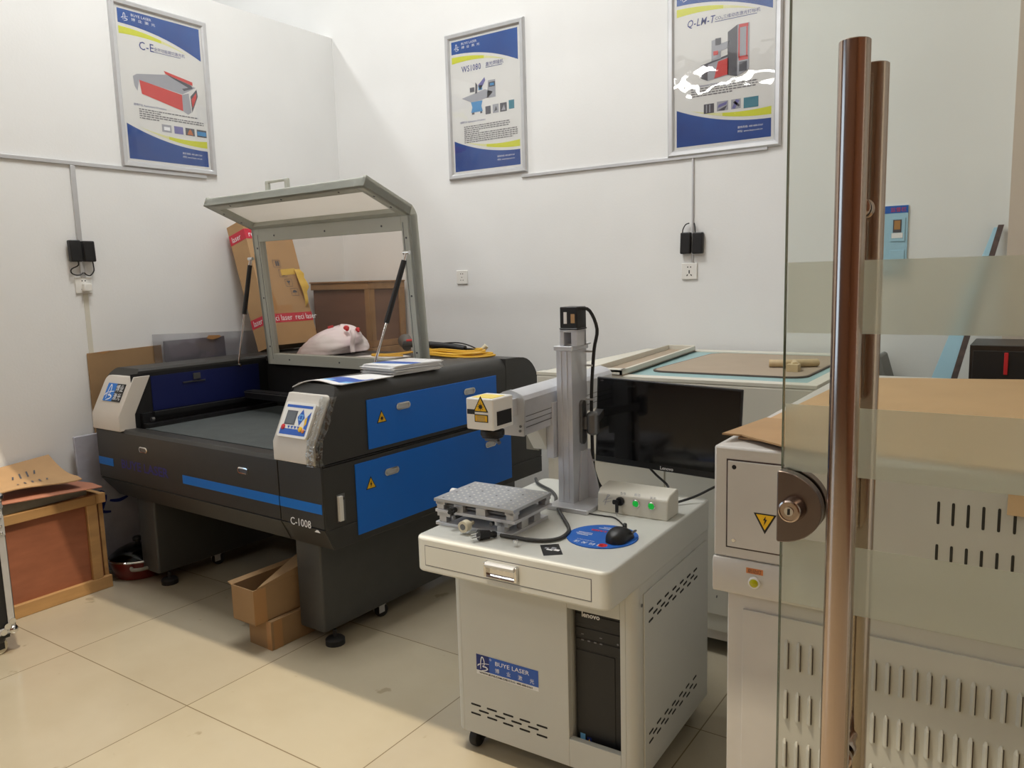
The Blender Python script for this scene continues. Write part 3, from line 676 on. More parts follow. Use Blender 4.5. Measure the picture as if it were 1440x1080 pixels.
# side doors
def wlabel(cx, cz, h, plane, ax='x', bolt=False):
    """yellow warning triangle with a black rim and mark"""
    m_ = MB(); w = h*1.1
    def P(a, c, l): return (plane+.0006*l, cx+a, cz+c) if ax == 'x' else (cx+a, plane-.0006*l, cz+c)
    tri = lambda k, l: [P(-w/2*k, -h/3*k, l), P(w/2*k, -h/3*k, l), P(0, h*2/3*k, l)]
    m_.plate(tri(1, 1), Vector(P(0, 0, 0))-Vector(P(0, 0, 1)), 0); m_.flat(tri(.80, 2), 1)
    if bolt:
        m_.flat([P(h*a, h*c, 3) for a, c in ((.05, .34), (-.12, .02), (-.02, .02), (-.08, -.26), (.12, .1), (.03, .1))], 0)
    else:
        m_.flat([P(h*.13*math.cos(q), h*.13*math.sin(q), 3) for q in [2*math.pi*i/12 for i in range(12)]], 0)
        for i in range(8):
            q = 2*math.pi*i/8; u_, n_ = Vector((math.cos(q), math.sin(q))), Vector((-math.sin(q), math.cos(q)))
            m_.flat([P(*(u_*a*h+n_*c*h), 3) for a, c in ((.1, -.02), (.24, -.01), (.24, .01), (.1, .02))], 0)
    return m_
def frame_side(x0, y0, y1, z0, z1): return MB().box(x0, x0+.005, y0, y1, z0, z1)
d1 = T.part('side_door', frame_side(XR, 2.185, 3.055, .803, 1.006), 'blue', bevel=.001, label='upper bright blue side door')
d2 = T.part('side_door', frame_side(XR, 2.105, 3.165, .466, .757), 'blue', bevel=.001, label='lower bright blue side door')
for (u, v), d_ in (((566, 570), d1), ((659, 550), d1), ((550, 662), d2), ((689, 624), d2)):
    p = FM.x(u, v, XR+.005); T.part('pull_handle', pull('x', p[1], p[2], XR+.005, .085, .03), ['chrome', 'alu'], d_, label='chrome pull handle')
p = FM.x(535.5, 588, XR); T.part('warning_label', wlabel(p[1], p[2], .052, XR+.005), ['inkblack', 'yellow'], d1)
p = FM.x(520.5, 681, XR); T.part('warning_label', wlabel(p[1], p[2], .052, XR+.005, bolt=True), ['inkblack', 'yellow'], d2)
p = FM.x(479, 714, XR)
T.part('latch', MB().box(XR, XR+.004, p[1]-.02, p[1]+.022, p[2]-.055, p[2]+.055, 0).box(XR, XR+.016, p[1]-.018, p[1]+.002, p[2]-.05, p[2]+.05, 1).cyl((XR+.004, p[1]+.012, p[2]+.035), (XR+.006, p[1]+.012, p[2]+.035), .006, n=10, m=2), ['aluD', 'white', 'blackm'], bevel=.001, label='pale latch plate')
T.part('seam', MB().box(XR-.004, XR+.0015, YF+.002, YR-.002, ZS-.009, ZS-.003), 'blackm')
# pedestals, feet, castors
for x0, x1 in ((-2.578, -2.424), (-3.805, -3.652)):
    T.part('leg', MB().prism(rrect(x0, x1, 1.995, 3.35, .012, 3), 'z', .062, .437), 'darkleg', bevel=.004)
    for y in (2.045, 3.28):
        xf = x1+.002-.03
        T.part('levelling_foot', MB().lathe([(0, .0), (.04, .0), (.04, .022), (.034, .028), (.02, .031), (.008, .033), (.008, .062)], (xf+.03, y, 0), n=20).cyl((xf+.03, y, .033), (xf+.03, y, .062), .006, m=1), ['rubber', 'chrome'])
    for y in (2.33, 3.0):
        xc = x1-.03
        c = T.part('castor', MB().box(xc-.024, xc+.024, y-.02, y+.02, .056, .064).box(xc-.02, xc-.016, y-.016, y+.016, .024, .06).box(xc+.016, xc+.02, y-.016, y+.016, .024, .06), 'alu', bevel=.001)
        T.part('wheel', MB().lathe([(.012, -.014), (.028, -.014), (.03, -.009), (.03, .009), (.028, .014), (.012, .014)], (xc, y+.012, .03), (1, 0, 0), 24), 'rubber', c)
# raised lid
LX0, LX1 = -3.69, -2.512
def lidpt(x, s, o):      # s along the lid from the hinge (0..SA on the upright leaf, beyond that on the bent leaf); o = outward thickness
    SA = .742
    A, B_, C = Vector((x, 2.758, 1.038)), Vector((x, 2.705, 1.778)), Vector((x, 2.425, 1.888))
    if s <= SA: d = (B_-A).normalized(); n_ = Vector((0, d.z, -d.y)); return A+d*s+n_*o
    d = (C-B_).normalized(); n_ = Vector((0, d.z, -d.y)); return B_+d*(s-SA)+n_*o
SA, SB = .742, 1.043
lf = MB()
def bar(xa, xb, sa, sb, th=.038, m=0):
    lf.hexa([lidpt(xa, sa, 0), lidpt(xb, sa, 0), lidpt(xb, sa, th), lidpt(xa, sa, th)], [lidpt(xa, sb, 0), lidpt(xb, sb, 0), lidpt(xb, sb, th), lidpt(xa, sb, th)], m)
w = .062
bar(LX0, LX0+w, 0, SA); bar(LX1-w, LX1, 0, SA); bar(LX0+w, LX1-w, 0, w*.95); bar(LX0+w, LX1-w, SA-w*1.1, SA)
e = .0001
bar(LX0, LX0+w, SA+e, SB); bar(LX1-w, LX1, SA+e, SB); bar(LX0+w, LX1-w, SA+e, SA+.035); bar(LX0+w, LX1-w, SB-.055, SB)
# outer skin: narrow flange round the far side
bar(LX0-.0, LX0+.02, .0, SA, .05); bar(LX1-.02, LX1, 0, SA, .05); bar(LX0, LX0+.02, SA+e, SB, .05); bar(LX1-.02, LX1, SA+e, SB, .05); bar(LX0, LX1, SB-.02, SB, .042)
# corner filler at the bend
for xa, xb in ((LX0, LX0+w), (LX1-w, LX1), (LX0+w, LX1-w)):
    A, B_, C = [lidpt(x_, SA, 0) for x_ in (xa,)][0], lidpt(xa, SA, .05), lidpt(xa, SA+e, .05)
    q = [(xa, A.y, A.z), (xa, B_.y, B_.z), (xa, (B_.y+C.y)/2, (B_.z+C.z)/2+.004), (xa, C.y, C.z)]
    lf.plate(q, (xb-xa, 0, 0))
lidf = T.part('lid_frame', lf, 'lidgrey', bevel=.002, label='grey green lid frame bent near the top')
g = MB(); g.hexa([lidpt(LX0+w-.01, .05, .016), lidpt(LX1-w+.01, .05, .016), lidpt(LX1-w+.01, .05, .021), lidpt(LX0+w-.01, .05, .021)], [lidpt(LX0+w-.01, SA-.05, .016), lidpt(LX1-w+.01, SA-.05, .016), lidpt(LX1-w+.01, SA-.05, .021), lidpt(LX0+w-.01, SA-.05, .021)])
T.part('lid_pane', g, 'pane', lidf, label='clear lid pane')
g = MB(); g.hexa([lidpt(LX0+w-.01, SA+.025, .022), lidpt(LX1-w+.01, SA+.025, .022), lidpt(LX1-w+.01, SA+.025, .027), lidpt(LX0+w-.01, SA+.025, .027)], [lidpt(LX0+w-.01, SB-.045, .022), lidpt(LX1-w+.01, SB-.045, .022), lidpt(LX1-w+.01, SB-.045, .027), lidpt(LX0+w-.01, SB-.045, .027)])
T.part('lid_sheet', g, 'acrylic', lidf, label='white top sheet')
def lscrew(x, s): T.part('lid_screw', MB().cyl(lidpt(x, s, 0), lidpt(x, s, -.002), .005, n=8), 'pdgrey', lidf)
for s in (.1, .37, .64):
    for x in (LX0+.036, LX1-.036): lscrew(x, s)
for x in (-3.5, -3.1, -2.7):
    lscrew(x, SA-.04); lscrew(x, .03); lscrew(x, SB-.03)
for s in (SA+.09, SA+.2):
    for x in (LX0+.036, LX1-.036): lscrew(x, s)
# seam lines pressed in the upright leaf
for x in (LX0+.05, LX1-.05): T.part('lid_seam', MB().hexa([lidpt(x-.0015, .03, -.0006), lidpt(x+.0015, .03, -.0006), lidpt(x+.0015, .03, .001), lidpt(x-.0015, .03, .001)], [lidpt(x-.0015, SA-.03, -.0006), lidpt(x+.0015, SA-.03, -.0006), lidpt(x+.0015, SA-.03, .001), lidpt(x-.0015, SA-.03, .001)]), 'pdgrey', lidf)
hm = MB()
hb = lidpt(0, SB-.02, .05)
for x in (-3.205, -3.06): hm.box(x-.012, x+.012, hb.y-.008, hb.y+.008, hb.z-.004, hb.z+.04)
hm.box(-3.217, -3.048, hb.y-.007, hb.y+.007, hb.z+.034, hb.z+.046)
T.part('lid_handle', hm, 'lidgrey', lidf, bevel=.003)
for xx, u, v, xb in ((LX0-.012, 352.5, 364, IL+.018), (LX1+.012, 571.5, 355, IR-.018)):
    tp_ = Vector(FM.x(u, v, xx))
    bt = Vector(FM.x(335.5, 513.5, xb)) if u < 400 else Vector((xb, 2.46, 1.0))
    dd = (bt-tp_)
    gs = T.part('gas_spring', MB().cyl(tp_+dd*.06, tp_+dd*.52, .0125, n=16), 'black', label='black gas spring cylinder')
    T.part('rod', MB().cyl(tp_+dd*.52, bt, .0055, n=12, m=0).cyl(bt-Vector((.018, 0, 0)), bt+Vector((.018, 0, 0)), .008, n=12), 'chrome', gs, label='polished rod')
    T.part('ball_joint', MB().cyl(tp_, tp_+dd*.06, .008, n=12).cyl(tp_-Vector((.018, 0, 0)), tp_+Vector((.018, 0, 0)), .009, n=12), 'chrome', gs)

# ---------------------------------------------------------------- fibre laser marking workstation
TX0, TX1, TY0, TY1, TZ = -1.445, -.822, 1.682, 2.432, .745
B0 = 1.845
W_ = Thing('laser_marking_machine', 'cream laser marking workstation with aluminium column and white laser head', 'laser marking machine', FT, ((TX0+TX1)/2, 2.1, 0))
ZB = .066
def wpx(u, v): return FT.y(u, v, B0)
SL0 = wpx(797, 857)[0]; SL1 = wpx(871.5, 880)[0]; SZ0 = wpx(804, 1040)[2]; SZ1 = wpx(797, 855)[2]
BX0, BX1, BZ1 = TX0+.004, TX1-.002, .645
b = MB()
ol = rrect(BX0, BX1, B0, TY1-.004, .03, 5, (1, 1, 0, 0))
# shell with a tall opening for the computer
b.box(BX0+.03, SL0, B0, B0+.02, ZB, BZ1).box(SL1, BX1-.03, B0, B0+.02, ZB, BZ1).box(SL0, SL1, B0, B0+.02, ZB, SZ0).box(SL0, SL1, B0, B0+.02, SZ1, BZ1)
def qcol(cx, cy, a0, x_in, y_in):
    pts = [(cx+.03*math.cos(R(a0+15*i)), cy+.03*math.sin(R(a0+15*i))) for i in range(7)]
    return pts+[(x_in, y_in)]
b.prism(qcol(BX0+.03, B0+.03, 180, BX0+.03, B0+.03), 'z', ZB, BZ1).prism(qcol(BX1-.03, B0+.03, 270, BX1-.03, B0+.03), 'z', ZB, BZ1)
b.box(BX0, BX0+.02, B0+.03, TY1-.004, ZB, BZ1).box(BX1-.02, BX1, B0+.03, TY1-.004, ZB, BZ1).box(BX0+.02, BX1-.02, TY1-.024, TY1-.004, ZB, BZ1).box(BX0+.02, BX1-.02, B0+.02, TY1-.02, ZB, ZB+.02)
b.box(SL0-.02, SL0, B0+.02, TY1-.03, ZB+.02, BZ1-.01).box(SL1, SL1+.012, B0+.02, TY1-.03, ZB+.02, BZ1-.01)
W_.part('cabinet_body', b, 'table', bevel=.0015, smooth=30)
def slots(name, spots, l, w, tilt, ax, plane, mb=None):
    m_ = mb or MB()
    for a, c in spots:
        P = [(a+p[0]*math.cos(tilt)-p[1]*math.sin(tilt), c+p[0]*math.sin(tilt)+p[1]*math.cos(tilt)) for p in capsule(l, w, 4)]
        if ax == 'y': m_.plate([(p[0], plane-.0004, p[1]) for p in P], (0, .003, 0))
        else: m_.plate([(plane+.0004, p[0], p[1]) for p in P], (-.003, 0, 0))
    return m_
# vents: staggered slots on the front, slanted ones on the side
sp = []
f3 = lambda a, c: wpx(620+a/3.6, 800+c/3.6)
r1 = [(178, 688), (258, 714), (341, 741), (425, 769), (512, 798)]; r2 = [(218, 724), (300, 751), (383, 778), (468, 806)]; r3 = [(178, 733), (260, 759), (341, 788), (425, 817), (512, 846)]
pf = W_.part('front_vent', slots('v', [(f3(*q)[0], f3(*q)[2]) for q in r1+r2+r3], .038, .006, 0, 'y', B0), 'blackm')
xs = BX1
def sp3(a, c): p = FT.x(620+a/3.6, 800+c/3.6, xs+.0055); return (p[1], p[2])
r1 = [(1285, 550), (1249, 592), (1216, 633), (1180, 679), (1143, 722), (1105, 769), (1066, 822)]
r2 = [(1268, 594), (1234, 636), (1197, 679), (1162, 722), (1125, 771), (1085, 819)]
r3 = [(1287, 594), (1252, 636), (1216, 680), (1180, 722), (1143, 770), (1104, 819), (1066, 868)]
u1 = [(1288, 5), (1255, 35), (1220, 65), (1183, 97), (1144, 130), (1105, 168), (1064, 207)]
u2 = [(1273, 40), (1237, 72), (1200, 106), (1163, 142), (1125, 179), (1086, 214)]
u3 = [(1290, 45), (1256, 78), (1220, 111), (1182, 146), (1144, 180), (1106, 217), (1064, 258)]
sd = W_.part('side_panel', MB().box(xs, xs+.005, B0+.05, TY1-.03, ZB+.03, BZ1-.03), 'table', bevel=.0015)
for g_ in (r1+r2+r3, u1+u2+u3): W_.part('side_vent', slots('v', [sp3(*q) for q in g_], .031, .006, R(4), 'x', xs+.0055), 'blackm', sd)
for a, c in ((1016, 186), (1395, 470-330)):
    p = FT.x(620+a/3.6, 800+c/3.6, xs+.005); W_.part('panel_screw', MB().cyl((xs+.005, p[1], p[2]), (xs+.007, p[1], p[2]), .005, n=10), 'aluD', sd)
# worktop with drawer
top = rrect(TX0, TX1, TY0, TY1, .03, 6, (1, 1, 0, 1))
W_.part('worktop', MB().prism(top, 'z', .642, TZ), 'table', bevel=.007, seg=3, smooth=30)
dp = [FT.y(u, v, TY0) for u, v in ((598, 767.5), (830.8, 815), (830.8, 846.5), (599, 793.7))]
dx0, dx1 = dp[0][0], dp[1][0]; dz1, dz0 = dp[0][2], dp[3][2]
b = MB().box(dx0, dx1, TY0-.0012, TY0+.01, dz0, dz1, 0)
for a in ((dx0-.002, dx0, dz0-.002, dz1+.002), (dx1, dx1+.002, dz0-.002, dz1+.002), (dx0, dx1, dz0-.002, dz0), (dx0, dx1, dz1, dz1+.002)): b.box(a[0], a[1], TY0-.0006, TY0+.01, a[2], a[3], 1)
dr = W_.part('drawer', b, ['table', 'pdgrey'])
hp = [FT.y(u, v, TY0) for u, v in ((683.5, 789), (729.5, 799), (729.5, 819.5))]
hx0, hx1, hz1, hz0 = hp[0][0], hp[1][0], hp[0][2]+.002, hp[2][2]+.003
b = MB().box(hx0, hx0+.008, TY0-.014, TY0, hz0, hz1, 0).box(hx1-.008, hx1, TY0-.014, TY0, hz0, hz1, 0).box(hx0, hx1, TY0-.004, TY0, hz0, hz1, 0)
b.prism([(TY0-.004, hz1-.016), (TY0-.016, hz1-.013), (TY0-.02, hz1-.004), (TY0-.014, hz1+.001), (TY0-.004, hz1+.001)], 'x', hx0+.006, hx1-.006, 1)
b.prism([(TY0, hz0), (TY0-.014, hz0), (TY0-.012, hz0+.005), (TY0, hz0+.006)], 'x', hx0+.006, hx1-.006, 0)
W_.part('drawer_handle', b, ['chrome', 'alu'], dr, bevel=.001, label='silver drawer handle')
# company label on the cabinet front
la, lb_, lc = wpx(669.7, 918.6), wpx(757, 944), wpx(669.8, 946)
lx0, lx1, lz1, lz0 = la[0], lb_[0], la[2], lc[2]; lw, lh = lx1-lx0, lz1-lz0
Y_ = B0-.0006
b = MB().box(lx0, lx1, Y_, B0, lz0, lz1, 0).flat([(lx0, Y_-.0003, lz0+lh*.2), (lx1, Y_-.0003, lz0+lh*.2), (lx1, Y_-.0003, lz1), (lx0, Y_-.0003, lz1)], 1)
b.flat([(lx0+lw*.215, Y_-.0005, lz0+lh*.2), (lx1, Y_-.0005, lz0+lh*.2), (lx1, Y_-.0005, lz1), (lx0+lw*.215, Y_-.0005, lz1)], 2)
X, Z = (1, 0, 0), (0, 0, 1)
logo(b, (lx0+.003, Y_-.0008, lz0+lh*.22), X, Z, lh*.72, 3)
b.text('BUYE LASER', lh*.29, (lx0+lw*.31, Y_-.0008, lz0+lh*.66), X, Z, 3, sx=1.22, bold=.0001)
for i, ch in enumerate('博业激光'): b.text(ch, lh*.25, (lx0+lw*(.31+.185*i), Y_-.0008, lz0+lh*.32), X, Z, 3, bold=.0004)
b.text('WWW.BUYE.COM.CN', lh*.13, (lx0+lw*.05, Y_-.0008, lz0+lh*.05), X, Z, 4, bold=.0002, sx=1.2); b.text('服务热线:', lh*.12, (lx0+lw*.48, Y_-.0008, lz0+lh*.05), X, Z, 4, sx=1.1)
b.text('400-600-5161', lh*.13, (lx0+lw*.66, Y_-.0008, lz0+lh*.05), X, Z, 4, bold=.0002, sx=1.2); b.text('®', lh*.16, (lx0+lw*.222, Y_-.0008, lz0+lh*.82), X, Z, 3)
W_.part('company_label', b, ['paper', 'bluedk', 'pblue', 'inkwhite', 'inkblack'], label='blue and white company label')
for x, y in ((BX0+.05, B0+.05), (BX1-.05, B0+.05), (BX0+.05, TY1-.06), (BX1-.05, TY1-.06)):
    c = W_.part('castor', MB().box(x-.022, x+.022, y-.022, y+.022, .06, .068).box(x-.02, x-.016, y-.014, y+.014, .022, .062).box(x+.016, x+.02, y-.014, y+.014, .022, .062), 'black')
    W_.part('wheel', MB().lathe([(.01, -.013), (.027, -.013), (.03, -.008), (.03, .008), (.027, .013), (.01, .013)], (x, y-.012, .03), (1, 0, 0), 24), 'rubber', c)
# column
CX0, CX1, CY0, CY1 = -1.2205, -1.1655, 2.14, 2.242
W_.part('column_base', MB().box(-1.236, -1.09, 2.085, 2.27, TZ, TZ+.014), 'aluL', bevel=.002)
b = MB().box(CX0, CX1, CY0, CY1, TZ+.014, 1.248)
for x in (CX0+.014, CX0+.034): b.box(x, x+.006, CY0-.0025, CY0, TZ+.02, 1.245)
W_.part('column', b, 'aluL', bevel=.002)
W_.part('column_gusset', MB().prism([(CY0+.03, TZ+.014), (CY1+.02, TZ+.014), (CY1-.01, .92), (CY0+.05, .92)], 'x', CX1, CX1+.006).prism([(CX1, TZ+.014), (CX1+.05, TZ+.014), (CX1+.012, .92), (CX1, .92)], 'y', CY1-.012, CY1-.004), 'aluL', bevel=.001)
W_.part('column_cap', MB().box(CX0-.006, CX1+.006, CY0-.006, CY1+.004, 1.248, 1.262).box(CX0+.012, CX1+.02, CY0+.02, CY1-.005, 1.262, 1.268), 'aluL', bevel=.002)
W_.part('motor_mount', MB().box(CX0+.014, CX0+.03, CY0, CY0+.06, 1.262, 1.312).box(CX0+.055, CX1+.022, CY0, CY0+.06, 1.262, 1.312).box(CX0+.014, CX1+.022, CY0+.045, CY0+.06, 1.262, 1.308).box(CX0+.014, CX1+.022, CY0, CY0+.06, 1.305, 1.313), 'aluL', bevel=.002)
mo = W_.part('motor', MB().box(CX0+.016, CX1+.022, CY0, CY0+.062, 1.317, 1.384).box(CX0+.014, CX1+.024, CY0-.002, CY0+.064, 1.313, 1.319), 'black', bevel=.003)
W_.part('motor_label', MB().box(CX0+.03, CX0+.041, CY0-.0006, CY0, 1.332, 1.368, 0).box(CX1+.0, CX1+.014, CY0-.0006, CY0, 1.334, 1.362, 1), ['paper', 'card'], mo)
# hinge bracket for the monitor arm
W_.part('hinge_bracket', MB().prism(rrect(CY0+.045, CY0+.075, .942, 1.085, .014, 4), 'x', CX1, CX1+.01).box(CX1+.008, CX1+.03, CY0+.055, CY0+.075, .99, 1.03).cyl((CX1+.038, CY0+.066, .982), (CX1+.038, CY0+.066, 1.04), .02, n=20).sphere((CX1+.038, CY0+.066, 1.038), .0195, 16, 0, (1, 1, .6)).sphere((CX1+.038, CY0+.066, .984), .0195, 16, 0, (1, 1, .6)).prism([(CX1+.03, CY0+.06), (CX1+.046, CY0+.068), (-1.205, 2.462), (-1.235, 2.45)], 'z', .997, 1.023).box(-1.235, -.96, 2.462, 2.482, .99, 1.02), 'aluD', bevel=.001, label='grey monitor arm hinge')
# black cable down the column
W_.part('motor_cable', MB().tube([(CX1+.018, CY0+.03, 1.378), (CX1+.04, CY0+.05, 1.37), (CX1+.05, CY0+.08, 1.31), (CX1+.03, CY1-.006, 1.24), (CX1+.018, CY1-.004, 1.1), (CX1+.018, CY1-.004, .95), (CX1+.022, CY1, .84), (CX1+.04, CY1+.01, .79), (CX1+.085, CY1+.0, .765)], .0055).tube([(CX1+.02, CY1+.003, .85), (CX1+.036, CY1+.02, .79), (CX1+.085, CY1+.02, .767)], .004), 'cable')
b = MB()
for z in (1.235, 1.19, 1.08, .88): b.box(CX1-.001, CX1+.026, CY1-.011, CY1+.003, z, z+.006)
W_.part('cable_clips', b, 'alu')
# arm and head
W_.part('slide_plate', MB().box(-1.247, -1.2215, 2.115, 2.235, .905, 1.085), 'aluL', bevel=.002)
AX0, AX1 = -1.338, -1.2485
arm = [(AX0, 1.012), (AX1, 1.012), (AX1, 1.05), (AX1+.003, 1.052), (AX1+.003, 1.118), (AX1-.004, 1.13), (AX1-.02, 1.139), ((AX0+AX1)/2, 1.146), (AX0+.02, 1.139), (AX0+.004, 1.13), (AX0, 1.118)]
a_dx = -.06
sk = lambda p: Vector((p.x+a_dx*(p.y-1.93)+.03, p.y, p.z))
ab = W_.part('laser_arm', MB().prism(arm, 'y', 1.942, 2.62).map(sk), 'aluL', smooth=25)
W_.part('arm_end_plate', MB().prism([(x, z) for x, z in arm], 'y', 1.934, 1.942).map(lambda p: sk(Vector(((p.x-(AX0+AX1)/2)*1.02+(AX0+AX1)/2, p.y, (p.z-1.08)*1.03+1.08)))), 'alu', ab)
b = MB()
for dx, z in ((.078, 1.026), (.08, 1.04), (.03, 1.085), (.03, 1.065)): b.cyl((AX0+dx+.03, 1.934, z), (AX0+dx+.03, 1.931, z), .004, n=10)
for z in (1.035, 1.052, 1.068): b.map(lambda p: p).hexa([sk(Vector((AX1+.003, 1.945, z))), sk(Vector((AX1+.004, 1.945, z))), sk(Vector((AX1+.004, 1.945, z+.002))), sk(Vector((AX1+.003, 1.945, z+.002)))], [sk(Vector((AX1+.003, 2.6, z))), sk(Vector((AX1+.004, 2.6, z))), sk(Vector((AX1+.004, 2.6, z+.002))), sk(Vector((AX1+.003, 2.6, z+.002)))])
W_.part('arm_screws', b, 'aluD', ab)
W_.part('arm_bracket', MB().prism([(2.06, 1.008), (2.30, 1.008), (2.30, .93), (2.12, .93)], 'x', -1.30, -1.2475), 'ivory', bevel=.002)
HX0, HX1, HY0, HY1, HZ0, HZ1 = -1.312, -1.219, 1.778, 1.882, 1.054, 1.144
hd = W_.part('laser_head', MB().box(HX0, HX1, HY0, HY1, HZ0, HZ1), 'white', bevel=.004, label='white laser scanning head')
W_.part('head_neck', MB().box(HX0+.02, HX1-.02, HY1, 1.94, HZ0+.02, HZ1-.02), 'aluL', hd)
b = MB().box(HX0+.012, HX1-.01, HY0+.012, HY1-.028, HZ1, HZ1+.001, 0)
W_.part('top_label', b, 'yellowp', hd, label='pale yellow label')
W_.part('head_grille', MB().box(HX1, HX1+.0015, HY0+.018, HY1-.012, HZ0+.012, HZ0+.052), 'blackm', hd)
p = FT.y(676, 573, HY0)
b = wlabel(p[0], p[2]+.002, .046, HY0, 'y'); p = FT.y(677, 588.5, HY0)
b.box(p[0]-.023, p[0]+.023, HY0-.0008, HY0, p[2]-.011, p[2]+.011, 0).box(p[0]-.02, p[0]+.02, HY0-.0014, HY0-.0008, p[2]-.0085, p[2]+.0085, 1)
for i in range(4): b.box(p[0]-.016, p[0]+.014, HY0-.0018, HY0-.0014, p[2]+.005-.004*i, p[2]+.0065-.004*i, 2)
b.box(HX0+.004, HX0+.03, HY0-.0006, HY0, HZ0+.044, HZ0+.058, 0)
W_.part('warning_label', b, ['inkblack', 'yellow', 'ink'], hd)
cxh, cyh = (HX0+HX1)/2, (HY0+HY1)/2+.01
ln = W_.part('lens', MB().lathe([(.028, 1.054), (.028, 1.046), (.035, 1.044), (.035, 1.030), (.032, 1.028), (.032, 1.024), (.029, 1.021), (.0, 1.023)], (cxh, cyh, 0), n=28), 'black', hd)
W_.part('focus_bracket', MB().box(cxh-.014, cxh+.03, cyh-.02, cyh-.008, 1.014, 1.0215).cyl((cxh+.024, cyh-.014, 1.016), (cxh+.036, cyh-.02, 1.012), .006, n=10), 'aluD', hd)
# ---------------------------------------------------------------- things on the workstation
T = Thing('positioning_stage', 'two-tier aluminium positioning stage with a dotted top plate on the worktop', 'positioning stage', FT, (-1.315, 1.905, TZ))
x0, x1, y0, y1 = -1.455, -1.172, 1.797, 2.01
T.part('base_plate', MB().box(x0, x1-.01, y0, y1-.005, TZ, TZ+.010), 'aluL', bevel=.001)
def feet(z0, z1, xs, ys, w, d, m_):
    for x in xs:
        for y in ys: m_.box(x, x+w, y, y+d, z0, z1).box(x-.008 if x == xs[0] else x-.012, x+w+.012, y, y+d, z1-.009, z1)
    return m_
for y in (y0+.004, y1-.034):
    for x in (x0+.012, x1-.062): T.part('lower_bearing', MB().box(x, x+.026, y, y+.026, TZ+.010, TZ+.040).box(x-.008, x+.040, y, y+.026, TZ+.027, TZ+.040), 'alu', bevel=.001)
for y in (.06, .13): T.part('lower_bearing', MB().box(x1-.03, x1-.012, y0+y, y0+y+.036, TZ+.010, TZ+.04), 'alu', bevel=.001)
for x in (x0+.06, x1-.09): T.part('lower_rod', MB().cyl((x, y0+.015, TZ+.024), (x, y1-.02, TZ+.024), .006, n=12), 'aluD')
T.part('middle_plate', MB().box(x0, x1+.002, y0, y1, TZ+.040, TZ+.049), 'aluL', bevel=.001)
for x in (x0+.004, x1-.03):
    for y in (y0+.004, y1-.03): T.part('upper_bearing', MB().box(x, x+.026, y, y+.026, TZ+.049, TZ+.073).box(x-.004, x+.03, y, y+.026, TZ+.063, TZ+.073), 'alu', bevel=.001)
for x in (.15, .07): T.part('upper_bearing', MB().box(x0+x, x0+x+.033, y0+.001, y0+.03, TZ+.049, TZ+.071), 'alu', bevel=.001)
for y in (y0+.02, y1-.02): T.part('upper_rod', MB().cyl((x0+.01, y, TZ+.06), (x1-.01, y, TZ+.06), .006, n=12), 'aluD')
b = MB().box(x0-.002, x1, y0-.002, y1, TZ+.073, TZ+.082, 0)
for i in range(12):
    for j in range(9):
        cx_, cy_ = x0+.02+i*.0222, y0+.017+j*.0222
        b.lathe([(.0036, .0), (.0033, .0006), (0, .0008)], (cx_, cy_, TZ+.082), n=8, m=1 if (i*7+j*3) % 9 else 2)
T.part('top_plate', b, ['aluP', 'white', 'ink'], bevel=0)
T.part('knob', MB().lathe([(.017, 0), (.017, .022), (.006, .024), (.006, .05)], (x0+.135, y0-.045, TZ+.024), (0, 1, 0), 24, 0).lathe([(.0, -.001), (.009, -.001), (.009, .002)], (x0+.135, y0-.045, TZ+.024), (0, 1, 0), 16, 1), ['lcream', 'aluD'], label='pale knob with a grey hub')
T.part('knob', MB().lathe([(.0, 0), (.017, 0), (.017, .02), (.008, .024), (.008, .035)], (x0-.028, y1-.09, TZ+.062), (1, 0, 0), 24), 'white', label='white knob at the back corner')
st5 = MB()
for i in range(5):
    a = 2*math.pi*i/5; st5.cyl((x0+.075, y0-.018, TZ+.056), (x0+.075+.012*math.cos(a), y0-.018, TZ+.056+.012*math.sin(a)), .0062, .005, 10)
st5.cyl((x0+.075, y0-.024, TZ+.056), (x0+.075, y0+.002, TZ+.056), .008, n=14)
T.part('star_knob', st5, 'black', label='black star knob')

T = Thing('control_box', 'small cream control box with a key switch and two green buttons', 'control box', FT, (-.968, 2.19, TZ))
prof = [(2.142, TZ), (2.147, .804), (2.165, .818), (2.225, .826), (2.236, .818), (2.236, TZ)]
T.part('casing', MB().prism(prof, 'x', -1.084, -.852), 'ivory', bevel=.004, seg=3)
def cfr(u, v): return FT.y(u, v, 2.1445)
for u, v in ((894.5, 708), (916.5, 711.5)):
    p = cfr(u, v); bz = T.part('push_button', MB().lathe([(.0125, 0), (.0125, .004), (.0105, .006), (.0095, .005)], (p[0], 2.144, p[2]), (0, -1, 0), 24), 'chrome')
    T.part('lens_cap', MB().lathe([(.0098, .003), (.0098, .005), (.006, .007), (0, .0075)], (p[0], 2.144, p[2]), (0, -1, 0), 20), 'green', bz, label='green lit cap')
p = cfr(872.5, 704.5)
ks = T.part('key_switch', MB().lathe([(.0135, 0), (.0135, .006), (.011, .008), (.0, .008)], (p[0], 2.144, p[2]), (0, -1, 0), 24), 'black')
T.part('key', MB().cyl((p[0], 2.137, p[2]), (p[0], 2.122, p[2]-.002), .0035, n=8, m=0).prism(rrect(p[0]-.016, p[0]+.002, p[2]-.006, p[2]+.008, .004, 3), 'y', 2.120, 2.124, 0).prism(rrect(p[0]-.007, p[0]+.003, p[2]-.032, p[2]-.004, .003, 3), 'y', 2.121, 2.124, 0).box(p[0]-.003, p[0]-.001, 2.121, 2.123, p[2]-.052, p[2]-.03, 1), ['black', 'alu'], ks)
b = MB()
def crib(pts, wd):
    q = [cfr(*s) for s in pts]; b.ribbon([(s[0], s[2]) for s in q], wd, (0, 2.1405, 0), (1, 0, 0), (0, 0, 1))
